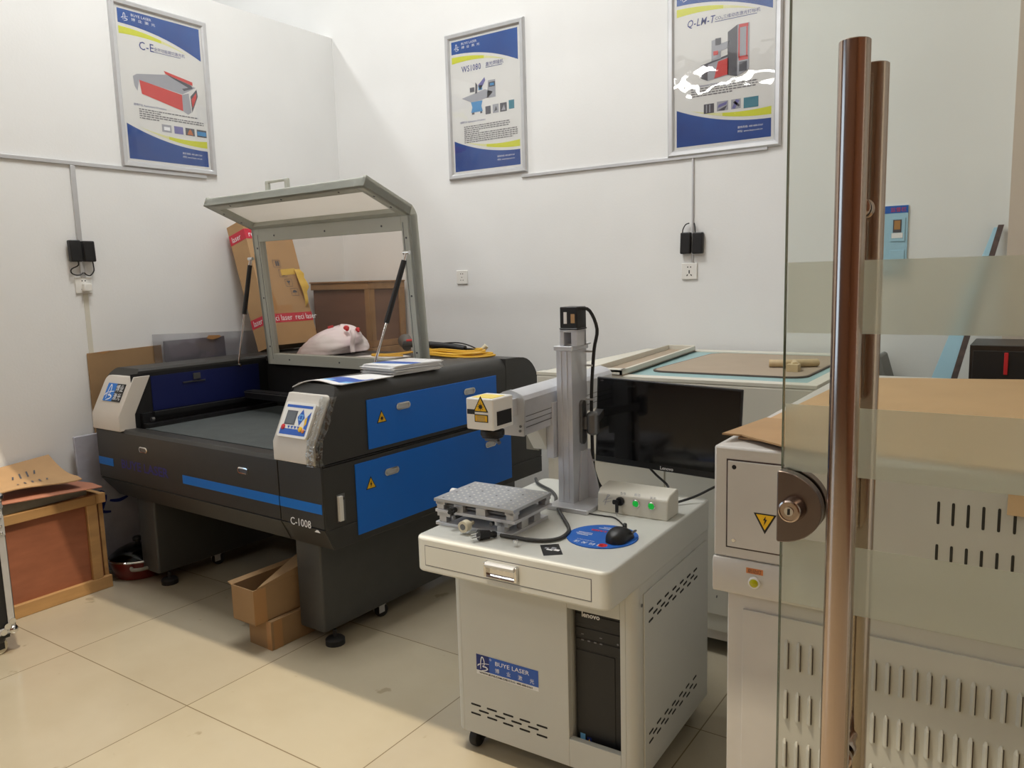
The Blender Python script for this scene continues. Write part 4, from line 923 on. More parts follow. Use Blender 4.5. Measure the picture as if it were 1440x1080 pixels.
c5_ = lambda L: [(740+a*.1597, 680+c*.1598) for a, c in L]
crib(c5_([(722, 90), (712, 130), (697, 185)]), .0022); crib(c5_([(725, 92), (740, 100), (725, 112), (680, 160)]), .002); crib(c5_([(690, 140), (765, 122)]), .0016); crib(c5_([(690, 160), (720, 158), (755, 150)]), .0016)
for ch, (u, v) in zip(('启动', '关闭', '急停'), ((897, 695.5), (919, 700), (877, 693.5))):
    q = cfr(u, v); b.text(ch, .010, (q[0], 2.1405, q[2]-.004), (1, 0, 0), (0, 0, 1), 0, 'CENTER')
T.part('front_print', b, 'pgrey')

# monitor
T = Thing('monitor', 'wide black monitor, switched off, held on an arm behind the column', 'monitor', FT, (-.96, 2.42, .83))
mc = Vector((-.963, 2.40, .976)); rl = R(-2.2); mw, mh = .502, .297
def mon(p): 
    q = Vector((p.x*math.cos(rl)-p.z*math.sin(rl), p.y, p.x*math.sin(rl)+p.z*math.cos(rl))); return mc+q
fr_ = MB()
fr_.box(-mw/2, mw/2, 0, .012, -mh/2, mh/2).map(mon); T.part('frame', fr_, 'black', bevel=.003)
T.part('screen', MB().box(-mw/2+.006, mw/2-.006, -.0008, 0, -mh/2+.022, mh/2-.006).map(mon), 'screen', label='glossy dark screen')
T.part('back_shell', MB().hexa([(-mw/2+.02, .012, -mh/2+.02), (mw/2-.02, .012, -mh/2+.02), (mw/2-.02, .012, mh/2-.02), (-mw/2+.02, .012, mh/2-.02)], [(-.15, .045, -.09), (.15, .045, -.09), (.15, .045, .09), (-.15, .045, .09)]).box(-.05, .05, .045, .06, -.05, .05).map(mon), 'black', bevel=.004)
T.part('bezel_lettering', MB().text('Lenovo', .0155, (0.012, -.0012, -mh/2+.006), (1, 0, 0), (0, 0, 1), 0, 'CENTER', bold=.0003).text('LED', .007, (-mw/2+.014, -.0012, mh/2-.013), (1, 0, 0), (0, 0, 1), 1).map(mon), ['paper', 'ink'])
b = MB().tube([mon(Vector((-.06, .02, -mh/2+.002))), mon(Vector((-.03, .015, -mh/2-.02))), mon(Vector((.02, .0, -mh/2-.05))), (-.955, 2.33, .775), (-.97, 2.25, .775)], .004)
b.tube([mon(Vector((.22, .03, -mh/2+.0))), mon(Vector((.17, .015, -mh/2-.03))), (-.85, 2.36, .765), (-.9, 2.3, .752)], .004)
T.part('cable', b, 'cable')

# computer in the opening
T = Thing('computer_tower', 'black desktop computer standing in the opening of the cream workstation', 'computer', FT, ((SL0+SL1)/2, 2.05, ZB+.02))
px0_, px1_, py, pz0, pz1 = SL0+.008, SL1-.001, B0+.032, ZB+.021, SZ1-.004
T.part('case', MB().box(px0_, px1_, py+.008, py+.36, pz0, pz1), 'black', bevel=.003)
ff = MB().box(px0_, px1_, py+.002, py+.008, pz0, pz1)
H_ = pz1-pz0
for z in (.90, .81, .735): ff.box(px0_+.002, px1_, py, py+.002, pz0+H_*z, pz0+H_*(z+.06))
ff.box(px0_+.002, px1_-.03, py, py+.002, pz0+.01, pz0+H_*.72)
fp_ = T.part('front_panel', ff, 'black', bevel=.0015)
T.part('lettering', MB().text('lenovo', .021, (px0_+.022, py-.0006, pz1-.026), (1, 0, 0), (0, 0, 1), 0, bold=.0006), 'paper', fp_)
T.part('sticker', MB().box(px0_+.012, px0_+.028, py-.0006, py, pz0+.055, pz0+.075), 'plblue', fp_, label='light blue sticker')
b = MB().box(px0_+.034, px0_+.048, py-.0006, py, pz0+.05, pz0+.068, 0).flat([(px0_+.037, py-.0009, pz0+.053), (px0_+.045, py-.0009, pz0+.054), (px0_+.041, py-.0009, pz0+.065)], 1)
T.part('sticker', b, ['bluedk', 'yellow'], fp_, label='dark blue sticker')
b = MB()
for i, x in enumerate((.02, .04, .06, .078)):
    b.box(px0_+x, px0_+x+.008, py-.0006, py, pz1-.098, pz1-.094, 0)
    if i % 3 == 0: b.box(px0_+x, px0_+x+.008, py-.0006, py, pz1-.08, pz1-.077, 0)
b.cyl((px1_-.02, py-.001, pz1-.085), (px1_-.02, py, pz1-.085), .003, n=8, m=0)
T.part('front_ports', b, 'ink', fp_)

# mouse pad, mouse, card, screw, power lead
b = MB().prism([(-.96+.101*math.cos(t), 1.927+.101*math.sin(t)) for t in [2*math.pi*i/48 for i in range(48)]], 'z', TZ+.0002, TZ+.003, 0)
zz = TZ+.0034
c_, s_ = math.cos(R(178)), math.sin(R(178)); xv, yv = (c_, s_, 0), (-s_, c_, 0)
b.text('扫 码 关 注', .019, (-.967, 1.860, zz), xv, yv, 1, 'CENTER', bold=.0004); b.text('www.buye.com.cn', .0075, (-.985, 1.875, zz), xv, yv, 1, 'CENTER')
b.text('BUYE LASER', .018, (-.965, 1.968, zz), xv, yv, 2, 'CENTER', bold=.0006)
for i, (w, y) in enumerate(((.07, 1.985), (.05, 1.996), (.045, 1.93), (.05, 1.92), (.035, 1.91))):
    cx_ = -.965 if i < 2 else -1.015
    b.flat([(cx_-w/2, y, zz), (cx_+w/2, y, zz), (cx_+w/2, y+.003, zz), (cx_-w/2, y+.003, zz)], 1)
b.lathe([(.014, 0), (.012, .0002)], (-.925, 1.856, zz-.0002), n=20, m=2)
solo('mouse_pad', b, ['padblue', 'inkwhite', 'red'], 'round blue printed mouse pad on the cream worktop', 'mouse pad', FT, (-.96, 1.927, TZ))

T = Thing('computer_mouse', 'black computer mouse on the round blue pad', 'mouse', FT, (-.905, 1.925, TZ+.003))
mv = []; nx, ny = 16, 20
ms = MB()
def mh_(u, v):   # u around length 0..1, v angle
    l = u*2-1; w = .031*(1-abs(l)**2.6*.55)**.5*(1-.10*math.cos(l*2.2)+.05); h = .036*(1-abs(l+.18)**2.3*.75)
    return w, max(.004, h)
rows = []
for i in range(ny+1):
    u = i/ny; l = (u*2-1)*.999; wd, h = mh_(u, 0); wd *= math.sqrt(max(.02, 1-abs(l)**5))
    yy = 1.925-.054+.108*u
    for j in range(nx+1):
        a = math.pi*j/nx; rows.append((-.905-wd*math.cos(a)*(abs(math.cos(a))**-.25 if abs(math.cos(a)) > .01 else 1), yy, TZ+.0035+h*max(0, math.sin(a))**.7))
k = nx+1
ms.add(rows, [(i*k+j, i*k+j+1, (i+1)*k+j+1, (i+1)*k+j) for i in range(ny) for j in range(nx)]+[tuple(range(k))[::-1], tuple(range(ny*k, ny*k+k))]+[(i*k, (i+1)*k, (i+1)*k+nx, i*k+nx) for i in range(ny)])
T.part('shell', ms, 'black', smooth=70)
T.part('side_grip', MB().tube([(-.872, 1.93, TZ+.022), (-.873, 1.95, TZ+.023), (-.8755, 1.966, TZ+.02)], .0035), 'aluD', label='grey side grip')
T.part('wheel', MB().cyl((-.908, 1.958, TZ+.031), (-.902, 1.958, TZ+.031), .009, n=16), 'rubber')
pts = [FT.z(u, v, TZ+.004) for u, v in ((864, 727), (850, 724.5), (836.7, 722.5))]
T.part('cable', MB().tube([(-.903, 1.975, TZ+.01), (-.91, 1.995, TZ+.006)]+[FT.z(u, v, TZ+.003) for u, v in ((866, 729), (850, 725.5), (838, 723.7), (818, 720.5), (801, 717.8), (786, 717))], .0022), 'cable')

q = [FT.z(u, v, TZ+.001) for u, v in ((759.4, 766.3), (785.6, 764.8), (791.5, 779.4), (764.3, 781.2))]
b = MB().plate(q, (0, 0, -.0008), 0)
ce = sum((Vector(p) for p in q), Vector())/4
for dx, dy, w, h, mi in ((-.022, .0, .012, .008, 2), (-.006, .010, .014, .008, 2), (-.012, -.008, .018, .008, 1), (.008, -.004, .016, .012, 1), (-.004, .002, .010, .006, 2)):
    b.flat([(ce.x+dx, ce.y+dy, TZ+.0014), (ce.x+dx+w, ce.y+dy, TZ+.0014), (ce.x+dx+w, ce.y+dy+h, TZ+.0014), (ce.x+dx, ce.y+dy+h, TZ+.0014)], mi)
solo('sample_card', b, ['inkblack', 'paper', 'pgrey'], 'small black card with white squares lying near the worktop front edge', 'card', FT, (ce.x, ce.y, TZ))
p = FT.z(725.6, 768, TZ)
solo('screw', MB().lathe([(0, 0), (.0045, 0), (.0045, .010), (.008, .011), (.008, .016), (.006, .018), (0, .018)], p, n=14), 'chrome', 'tiny silver screw standing upright on the worktop', 'screw', FT, p)

T = Thing('power_lead', 'black power lead with a three-pin plug curling over the worktop', 'power cable', FT, (-1.234, 1.729, TZ))
zc = TZ+.0065
path = [FT.z(u, v, zc) for u, v in ((704, 752.5), (722, 755.5), (745, 759), (768, 760), (788, 756.5), (799, 748), (799, 740), (792, 728), (785.5, 717), (782, 707))]
path += [FT.z(u, v, TZ+.008) for u, v in ((781.5, 698), (775, 690), (764, 684), (756, 679), (753.5, 673))]
T.part('cord', MB().tube(path, .0055), 'cableg')
a_, b_ = Vector(FT.z(676, 752, TZ+.016)), Vector(FT.z(692, 751, TZ+.012)); c_ = Vector(path[0])
pg = MB().cyl(a_-(b_-a_)*.2, a_+(b_-a_)*.75, .0155, .012, 20).cyl(a_+(b_-a_)*.75, b_+(c_-b_)*.5, .009, .0075, 14)
for i in range(4):
    u_ = b_+(c_-b_)*(.1*i); pg.cyl(u_, u_+(c_-b_)*.05, .0095, n=14)
pl = T.part('plug', pg, 'black')
dn = Vector((-.6, -.8, -.12)).normalized(); sd_ = Vector((.8, -.6, 0))
pn = MB()
for o_, tw in ((-.009, 1), (.009, 1), (0, 0)):
    s = a_-(b_-a_)*.1+sd_*o_+Vector((0, 0, -.002 if tw else .008)); e_ = s+dn*.026
    pn.hexa([s+sd_*.003, s-sd_*.003, s-sd_*.003+Vector((0, 0, .0016)), s+sd_*.003+Vector((0, 0, .0016))], [e_+sd_*.003, e_-sd_*.003, e_-sd_*.003+Vector((0, 0, .0016)), e_+sd_*.003+Vector((0, 0, .0016))])
T.part('pins', pn, 'chrome', pl)

# ---------------------------------------------------------------- long cream machine behind
T = Thing('long_cutting_machine', 'long pale cream machine with teal top plate and beige mat behind the workstation', 'machine', F0, (-1.2, 3.3, 0))
b = MB().box(-1.775, -.632, 2.8, 3.94, .746, 1.066)
T.part('upper_body', b, 'ivory', bevel=.006)
b = MB().box(-1.735, -.66, 2.815, 3.92, .10, .745)
T.part('lower_body', b, 'ivory', bevel=.004)
T.part('lower_door', MB().box(-1.70, -1.2, 2.809, 2.815, .17, .715).box(-1.19, -.69, 2.809, 2.815, .17, .715), 'ivory', bevel=.002)
T.part('base_skirt', MB().box(-1.725, -.68, 2.83, 3.9, .06, .12), 'cream')
for x in (-1.65, -.75):
    for y in (2.9, 3.8): T.part('levelling_foot', MB().lathe([(.03, 0), (.03, .015), (.01, .02), (.01, .065)], (x, y, 0), n=16), 'rubber')
T.part('side_box', MB().box(-1.842, -1.777, 2.81, 2.95, .735, .812), 'foam', bevel=.002, label='greyish side box')
# rim, teal plate and mat
b = MB().box(-1.775, -.632, 2.8, 2.86, 1.066, 1.081).box(-1.775, -1.49, 2.86, 3.94, 1.066, 1.078).box(-.68, -.632, 2.86, 3.94, 1.066, 1.081).box(-1.49, -.68, 3.86, 3.94, 1.066, 1.081)
T.part('top_rim', b, 'ivory', bevel=.002)
T.part('top_plate', MB().box(-1.49, -.68, 2.86, 3.86, 1.066, 1.0745), 'teal')
mt = rrect(-1.352, -.722, 3.0, 3.80, .07, 5)
T.part('cutting_mat', MB().prism(mt, 'z', 1.0745, 1.081, 1).prism([(-1.037+(x+1.037)*.975, 3.4+(y-3.4)*.975) for x, y in mt], 'z', 1.081, 1.0815, 0), ['mat_', 'matedge'])
# shallow tray lying on top
T = Thing('shallow_tray', 'long shallow cream metal tray lying on the left end of the long machine', 'tray', F0, (-1.45, 3.35, 1.082))
def tk(p): return Vector((p.x-.10*(p.y-2.79), p.y, p.z))
tx0, tx1, ty0, ty1, tz = -1.515, -1.368, 2.795, 3.86, 1.0815
T.part('tray_floor', MB().box(tx0, tx1, ty0, ty1, tz, tz+.005).map(tk), 'mat_')
T.part('tray_rim', MB().box(tx0, tx0+.006, ty0, ty1, tz, tz+.028).box(tx1-.014, tx1, ty0, ty1, tz, tz+.024).box(tx0, tx1, ty0, ty0+.05, tz+.012, tz+.024).box(tx0, tx1, ty0, ty0+.006, tz, tz+.024).box(tx0, tx1, ty1-.012, ty1, tz, tz+.028).map(tk), 'ivory', bevel=.002)
T = Thing('wooden_tool', 'pale T-shaped wooden tool lying on the beige mat', 'wooden tool', F0, (-.83, 3.26, 1.0815))
z_ = 1.0815+.017
T.part('crosspiece', MB().tube([(-.93, 3.27, z_), (-.86, 3.29, z_), (-.78, 3.34, z_), (-.76, 3.36, z_)], .016, n=10), 'lwood', smooth=60)
T.part('stem', MB().tube([(-.835, 3.30, z_), (-.82, 3.25, z_), (-.805, 3.19, z_)], .017, n=10).box(-.83, -.785, 3.15, 3.195, 1.082, 1.11), 'lwood', smooth=60)

# ---------------------------------------------------------------- cream machine behind the glass
KX0, KX1, KY, KYB = -.611, .55, 1.72, 3.14
T = Thing('cream_control_cabinet', 'tall scuffed cream machine cabinet with louvres behind the glass door', 'machine cabinet', F0, (-.03, 2.4, 0))
KZ = 1.084
T.part('upper_body', MB().box(KX0, KX1, KY+.0, KYB, .822, KZ).box(KX0, KX1, KY+.012, KYB, .736, .822), 'creamK', bevel=.006)
T.part('lower_body', MB().box(KX0+.028, KX1-.02, KY+.02, KYB-.02, .04, .738), 'creamK', bevel=.003)
for x in (KX0+.08, KX1-.08):
    for y in (KY+.1, KYB-.1): T.part('levelling_foot', MB().lathe([(.03, 0), (.03, .015), (.01, .02), (.01, .045)], (x, y, 0), n=16), 'rubber')
b = MB().box(-.578, -.34, KY-.003, KY, .850, 1.052)
dk = T.part('door', b, 'creamK', bevel=.002)
b = MB()
for a in ((-.5815, -.578, .8465, 1.0555), (-.34, -.3365, .8465, 1.0555), (-.578, -.34, 1.052, 1.0555), (-.578, -.34, .8465, .850)): b.box(a[0], a[1], KY-.0006, KY, a[2], a[3])
T.part('door_gap', b, 'grime_shade', dk)
b = MB().cyl((-.563, KY-.0036, 1.038), (-.563, KY-.003, 1.038), .0052, n=14, m=0).lathe([(.005, 0), (.004, .002), (0, .002)], (-.563, KY-.003, .866), (0, -1, 0), 14, 1)
T.part('door_screws', b, ['blackm', 'chrome'], dk)
p = (-.492, .916)
wm = MB(); h_ = .036
for k, l, mi in ((1, 1, 0), (.78, 2, 1)):
    wm.flat([(p[0]-.0255*k, KY-.003-.0004*l, p[1]+.010+.013*k), (p[0], KY-.003-.0004*l, p[1]+.010-.034*k+.008*(1-k)), (p[0]+.0255*k, KY-.003-.0004*l, p[1]+.010+.013*k)], mi)
wm.flat([(p[0]+a, KY-.0044, p[1]+c) for a, c in ((.002, .018), (-.004, .008), (.0, .008), (-.003, -.006), (.005, .010), (.001, .010))], 0)
T.part('warning_label', wm, ['inkblack', 'yellow'], dk, label='yellow triangle with a black bolt')
sw = T.part('switch_strip', MB().prism([(KY-.002, .738), (KY-.008, .748), (KY-.008, .812), (KY-.002, .8215), (KY+.012, .8215), (KY+.012, .738)], 'x', KX0+.0, -.30), 'creamK', bevel=.002)
bz = T.part('push_button', MB().lathe([(.0135, 0), (.0135, .004), (.0105, .006), (.0095, .005)], (-.512, KY-.008, .776), (0, -1, 0), 24), 'white', sw, label='yellow green push button')
b = MB().lathe([(.0098, .0), (.0098, .0055), (.006, .0075), (0, .008)], (-.512, KY-.008, .776), (0, -1, 0), 20, 0)
b.box(-.531, -.493, KY-.0086, KY-.008, .796, .809, 1).text('启动灯', .0105, (-.512, KY-.0090, .7985), (1, 0, 0), (0, 0, 1), 2, 'CENTER')
T.part('button_cap', b, ['limeb', 'orangelab', 'grime_shade'], sw, label='yellow green cap under a small orange label')
# lower panel with pressed louvres
lp = T.part('lower_panel', MB().box(-.545, KX1-.05, KY+.014, KY+.02, .07, .697), 'creamK', bevel=.001)
lou = MB()
for z0 in (.578, .458, .338, .218, .098):
    for i in range(38):
        x = -.440+.0262*i
        if x > KX1-.1: break
        pts = [(x-.009, KY+.0145), (x-.003, KY+.006), (x, KY+.006), (x, KY+.0145)]
        lou.prism([(a, c) for a, c in pts], 'z', z0, z0+.060)
        lou.hexa([(x-.009, KY+.0145, z0+.060), (x-.003, KY+.006, z0+.060), (x, KY+.006, z0+.060), (x, KY+.0145, z0+.060)], [(x-.006, KY+.0145, z0+.069), (x-.004, KY+.012, z0+.069), (x-.002, KY+.012, z0+.069), (x-.001, KY+.0145, z0+.069)])
        lou.box(x, x+.0022, KY+.0125, KY+.0145, z0, z0+.062, 1)  # dark strip paints in the shaded opening beside each louvre
T.part('louvres', lou, ['creamK', 'grime_shade'], lp)
b = MB()
for zc_, l in ((.991, .047), (.9095, .034)):
    for i in range(16):
        x = -.152+.0257*i
        P = [(x+p_[1], zc_+p_[0]) for p_ in capsule(l, .0052, 4)]
        b.plate([(a, KY-.0005, c) for a, c in P], (0, .002, 0))
T.part('upper_vent', b, 'blackm')
# cardboard on it
ZK = KZ+.006
q = [F0.z(u, v, ZK) for u, v in ((1082, 588.5), (1165.5, 548), (1237, 531.5), (1440, 534))]
pts = [q[0], (q[0][0]+.004, 1.80, ZK), (-.04, 1.72, ZK), (.5, 1.70, ZK), (.5, q[3][1]+.02, ZK), q[3], q[2], q[1]]
b = MB().plate([(x, y, z-.004) for x, y, z in pts], (0, 0, .005))
# flap hanging over the front edge on the right
b.hexa([(-.037, KY+.02, ZK-.003), (.5, KY+.0, ZK-.003), (.5, KY+.0, ZK+.001), (-.037, KY+.02, ZK+.001)], [(-.037, KY-.012, 1.008), (.5, KY-.02, 1.004), (.5, KY-.024, 1.004), (-.037, KY-.016, 1.008)])
solo('cardboard_sheet', b, 'cardK', 'large pale cardboard sheet covering the cream cabinet top behind the glass', 'cardboard', F0, (0, 2.4, KZ), bevel=.001)
g_ = [F0.z(u, v, z) for u, v, z in ((1015.5, 609, 1.105), (1043, 611, 1.1), (1100, 626, 1.102), (1180, 640, 1.10), (1180, 590, 1.095), (1100, 589, 1.094), (1077, 587, 1.094))]
b = MB().add([(x, y, z) for x, y, z in g_]+[(x, y, z-.004) for x, y, z in g_], [(0, 6, 1), (1, 6, 5), (1, 5, 2), (2, 5, 4), (2, 4, 3), (7, 8, 13), (8, 12, 13), (8, 9, 12), (9, 11, 12), (9, 10, 11)]+[(i, i+7, (i+1) % 7+7, (i+1) % 7) for i in range(7)])
solo('cardboard_flap', b, 'card', 'small bent piece of cardboard on the left corner of the cream cabinet', 'cardboard', F0, (-.55, 1.9, KZ))

# things against the wall behind it
T = Thing('notice_board', 'light blue card holder with a blue heading on the wall, behind the door handle', 'notice board', F0, (-.6, YB, 1.45))
T.part('board', MB().box(-.72, -.527, YB-.008, YB+.001, 1.44, 1.755, 0).box(-.72, -.527, YB-.009, YB-.008, 1.722, 1.755, 1), ['lightblue', 'padblue'])
b = MB()
for x in (-.70, -.592):
    for z in (1.60, 1.455): b.box(x-.005, x+.055, YB-.0115, YB-.0085, z-.005, z+.10)
T.part('card_pocket', b, 'lightblue', bevel=.001)
b = MB().box(-.587, -.552, YB-.0128, YB-.0118, 1.635, 1.692, 1).box(-.582, -.557, YB-.0135, YB-.0128, 1.648, 1.688, 2).box(-.592, -.546, YB-.0125, YB-.0118, 1.61, 1.633, 0).box(-.59, -.55, YB-.0125, YB-.0118, 1.475, 1.492, 0)
b.text('监督栏', .022, (-.60, YB-.0095, 1.729), (1, 0, 0), (0, 0, 1), 3, 'LEFT', bold=.0006)
T.part('name_card', b, ['paper', 'pdgrey', 'tan', 'pred'])
def lean(name, pa, pb, wx, th, m_, label, cat):
    """board leaning back on the wall: pa foot, pb head"""
    pa, pb = Vector(pa), Vector(pb); b = MB().hexa([pa, pa+Vector((wx, 0, 0)), pa+Vector((wx, th, 0)), pa+Vector((0, th, 0))], [pb, pb+Vector((wx, 0, 0)), pb+Vector((wx, th, 0)), pb+Vector((0, th, 0))])
    return solo(name, b, m_, label, cat, F0, tuple(pa), bevel=.001)
b = MB().hexa([(-.687, 3.44, 0), (-.518, 3.44, 0), (-.518, 3.446, 0), (-.687, 3.446, 0)], [(-.192, 3.967, 1.635), (-.178, 3.967, 1.635), (-.178, 3.973, 1.635), (-.192, 3.973, 1.635)])
solo('blue_board', b, 'lightblue', 'light blue board leaning against the wall behind the cardboard', 'board', F0, (-.6, 3.44, 0), bevel=.001)
b = MB().hexa([(-.516, 3.43, 0), (-.490, 3.43, 0), (-.490, 3.45, 0), (-.516, 3.45, 0)], [(-.177, 3.967, 1.645), (-.156, 3.967, 1.645), (-.156, 3.985, 1.645), (-.177, 3.985, 1.645)])
solo('weathered_strip', b, 'grime_shade', 'long dark weathered strip leaning on the wall along the blue board', 'strip', F0, (-.5, 3.44, 0), bevel=.001)
b = MB().box(-.215, .6, 3.30, 3.60, 0, 1.19, 0).box(-.205, .6, 3.296, 3.30, .72, 1.17, 1).box(-.107, -.094, 3.292, 3.296, 1.085, 1.165, 2)
solo('dark_machine', b, ['darkcab', 'blackm', 'red'], 'dark machine with a red stripe standing behind the large pale cardboard', 'machine', F0, (.1, 3.45, 0), bevel=.004)
b = MB().prism([(-.625, 1.06), (-.60, 1.098), (-.585, 1.09), (-.53, .90), (-.53, 0), (-.62, 0)], 'y', 3.76, 3.95)
solo('grey_cover', b, 'greyfelt', 'sloping grey box beside the wall, just right of the door handle', 'box', F0, (-.58, 3.85, 0), bevel=.006)
# ---------------------------------------------------------------- things on and round the laser machine
DK = 1.0785
# leaning long carton on the rear deck
T = Thing('long_carton', 'tall brown carton with red tape leaning on the left wall behind the raised lid', 'cardboard box', F0, (-3.8, 3.2, 1.08))
La = R(16.2); ux = Vector((-math.sin(La), 0, math.cos(La))); nx = Vector((math.cos(La), 0, math.sin(La)))
LB = Vector((-3.874, 3.02, 1.083)); lt, lwid, lh = .150, .345, .77
def lc(a, y, h): return LB+nx*a+Vector((0, y, 0))+ux*h
def lbox(a0, a1, y0, y1, h0, h1, mb, m=0): return mb.hexa([lc(a0, y0, h0), lc(a1, y0, h0), lc(a1, y1, h0), lc(a0, y1, h0)], [lc(a0, y0, h1), lc(a1, y0, h1), lc(a1, y1, h1), lc(a0, y1, h1)], m)
b = lbox(0, lt, 0, lwid, 0, lh, MB()); b.hexa([lc(0, 0, 0), lc(lt, 0, 0), lc(lt, lwid, 0), lc(0, lwid, 0)], [lc(0, 0, .0001), lc(lt, 0, .0001), lc(lt, lwid, .0001), lc(0, lwid, .0001)])
T.part('carton_body', b, 'card', bevel=.003)
for h0, h1, k in ((.655, .715, 0), (.135, .19, 1)):
    b = MB()
    lbox(-.0008, lt+.0008, -.0008, lwid+.0008, h0, h1, b, 0)
    for j in range(2): b.text('reci laser', .05, lc(lt+.0014, .02+.19*j, h0+.012), (0, 1, 0), ux, 1, sx=.9)
    b.text('laser', .05, lc(.02, -.0014, h0+.012), nx, ux, 1, sx=.9)
    T.part('red_tape', b, ['redtape', 'inkwhite'])
b = MB()
b.hexa([lc(lt+.0005, .06, .2), lc(lt+.0011, .06, .2), lc(lt+.0011, .11, .2), lc(lt+.0005, .11, .2)], [lc(lt+.0005, .02, .56), lc(lt+.0011, .02, .56), lc(lt+.0011, .045, .56), lc(lt+.0005, .045, .56)])
b.hexa([lc(lt+.0005, .0, .19), lc(lt+.0010, .0, .19), lc(lt+.0010, lwid*.6, .19), lc(lt+.0005, lwid*.6, .19)], [lc(lt+.0005, .0, .24), lc(lt+.0010, .0, .24), lc(lt+.0010, lwid*.6, .24), lc(lt+.0005, lwid*.6, .24)])
T.part('brown_tape', b, 'tan')
b = MB(); o = lc(lt+.0014, .13, .0); Y3 = Vector((0, 1, 0))
def lq(y, h, w_, hh, mi=0): b.flat([lc(lt+.0014, y, h), lc(lt+.0014, y+w_, h), lc(lt+.0014, y+w_, h+hh), lc(lt+.0014, y, h+hh)], mi)
for k in range(4):
    y_, h_ = .145+.028*k, .475-.06*k
    for a in ((0, 0, .055, .002), (0, .045, .055, .002), (0, 0, .002, .047), (.053, 0, .002, .047)): lq(y_+a[0], h_+a[1], a[2], a[3])
    if k == 0: lq(y_+.02, h_+.01, .01, .03); lq(y_+.034, h_+.01, .012, .03)
    if k == 1: lq(y_+.03, h_+.008, .003, .03); lq(y_+.02, h_+.008, .022, .004)
    if k == 2: b.flat([lc(lt+.0014, y_+.012, h_+.036), lc(lt+.0014, y_+.044, h_+.036), lc(lt+.0014, y_+.03, h_+.018), lc(lt+.0014, y_+.026, h_+.018)], 0); lq(y_+.026, h_+.008, .004, .012)
    if k == 3: b.flat([lc(lt+.0014, y_+.028+.018*math.cos(t), h_+.02+.016*math.sin(t)) for t in [math.pi*i/8 for i in range(9)]], 0); lq(y_+.027, h_+.006, .002, .016)
T.part('handling_marks', b, 'pdgrey')
b = MB().hexa([lc(lt+.001, .19, .425), lc(lt+.0016, .19, .425), lc(lt+.0016, .30, .432), lc(lt+.001, .30, .432)], [lc(lt+.001, .19, .462), lc(lt+.0016, .19, .462), lc(lt+.0016, .30, .47), lc(lt+.001, .30, .47)])
vs = []
for i in range(9):
    t = i/8; w_ = .02+.012*math.sin(t*5)
    c_ = lc(lt+.012+.02*math.sin(t*3), .31+.03*t-.03*t*t*3*.4, .46-.24*t)
    vs += [c_-Vector((0, w_, 0)), c_+Vector((0.012*math.sin(i*2.1), w_, 0))]
b.add(vs, [(2*i, 2*i+1, 2*i+3, 2*i+2) for i in range(8)])
T.part('loose_tape', b, 'ytape', label='yellow tape hanging loose')

# crates in the corner
def crate(name, label, x0, x1, y0, y1, z0, z1, panel, batten, bw=.045, lid=True, group=None):
    t = Thing(name, label, 'wooden crate', F0, ((x0+x1)/2, (y0+y1)/2, z0), group)
    t.part('panels', MB().box(x0+.012, x1-.012, y0+.012, y1-.012, z0+.002, z1-.01), panel)
    for (a, c, d, e, f, g) in ((x0, x1, y0, y0+.014, z1-bw*1.1, z1), (x0, x1, y1-.014, y1, z1-bw*1.1, z1), (x1-.014, x1, y0+.014, y1-.014, z1-bw*1.1, z1), (x0, x1, y0, y0+.014, z0, z0+bw), (x1-.014, x1, y0+.014, y1-.014, z0, z0+bw), (x0, x1, y1-.014, y1, z0, z0+bw)):
        t.part('rail', MB().box(a, c, d, e, f, g), batten, bevel=.002)
    for a, c in ((x1-bw, y0), (x1-bw, y1-.014), (x0, y1-.014)): t.part('post', MB().box(a+.001, a+bw-.001, c+.001, c+.013, z0+bw, z1-bw*1.1), batten, bevel=.002)
    for c in (y0+.014, y1-.014-bw): t.part('post', MB().box(x1-.013, x1-.001, c, c+bw, z0+bw, z1-bw*1.1), batten, bevel=.002)
    if lid: t.part('crate_lid', MB().box(x0-.006, x1+.006, y0-.006, y1+.0, z1, z1+.01), batten, bevel=.002)
    return t
crate('wooden_crate', 'red brown plywood crate with pine edges in the corner behind the raised lid', -4.06, -3.53, 3.62, 3.96, 1.065, 1.478, 'plyD', 'pineD', .04)
crate('wooden_crate', 'lower plywood crate standing on the floor in the corner, under the crate behind the lid', -4.07, -3.50, 3.60, 3.965, 0, 1.0645, 'plyD', 'pineD', .05, lid=False)

# white carrier bag on the rear deck
def bagmesh(c, L_, W__, H__):
    m_ = MB(); rnd = random.Random(11); nu, nv = 28, 18; rows = []
    for i in range(nv+1):
        t = i/nv; z = t
        for j in range(nu):
            a = 2*math.pi*j/nu; ca, sa = math.cos(a), math.sin(a)
            r = (1-t**2.2)**.62 if t < 1 else 0
            r *= 1+.07*math.sin(5*a+t*4)*(t)+.05*math.sin(9*a-3*t)+.03*rnd.uniform(-1, 1)*(t > .05)
            skew = .22*t
            rows.append((c[0]+W__*r*sa*.5+.015*math.sin(3*a+6*t), c[1]+L_*.5*r*ca*(1.12 if ca < 0 else .9)+skew*L_*.45, c[2]+H__*max(0, z)*(1-.12*(ca < 0)*abs(ca)*t)))
    fs = [(i*nu+j, i*nu+(j+1) % nu, (i+1)*nu+(j+1) % nu, (i+1)*nu+j) for i in range(nv) for j in range(nu)]
    fs += [tuple(range(nu))[::-1], tuple(range(nv*nu, nv*nu+nu))]
    return m_.add(rows, fs)
BG = (-3.445, 3.045, DK)
T = Thing('plastic_bag', 'white and pink plastic carrier bag with red knots, behind the raised lid', 'plastic bag', FM, BG)
bo = T.part('bag_body', bagmesh(BG, .47, .25, .168), 'bag', smooth=80)
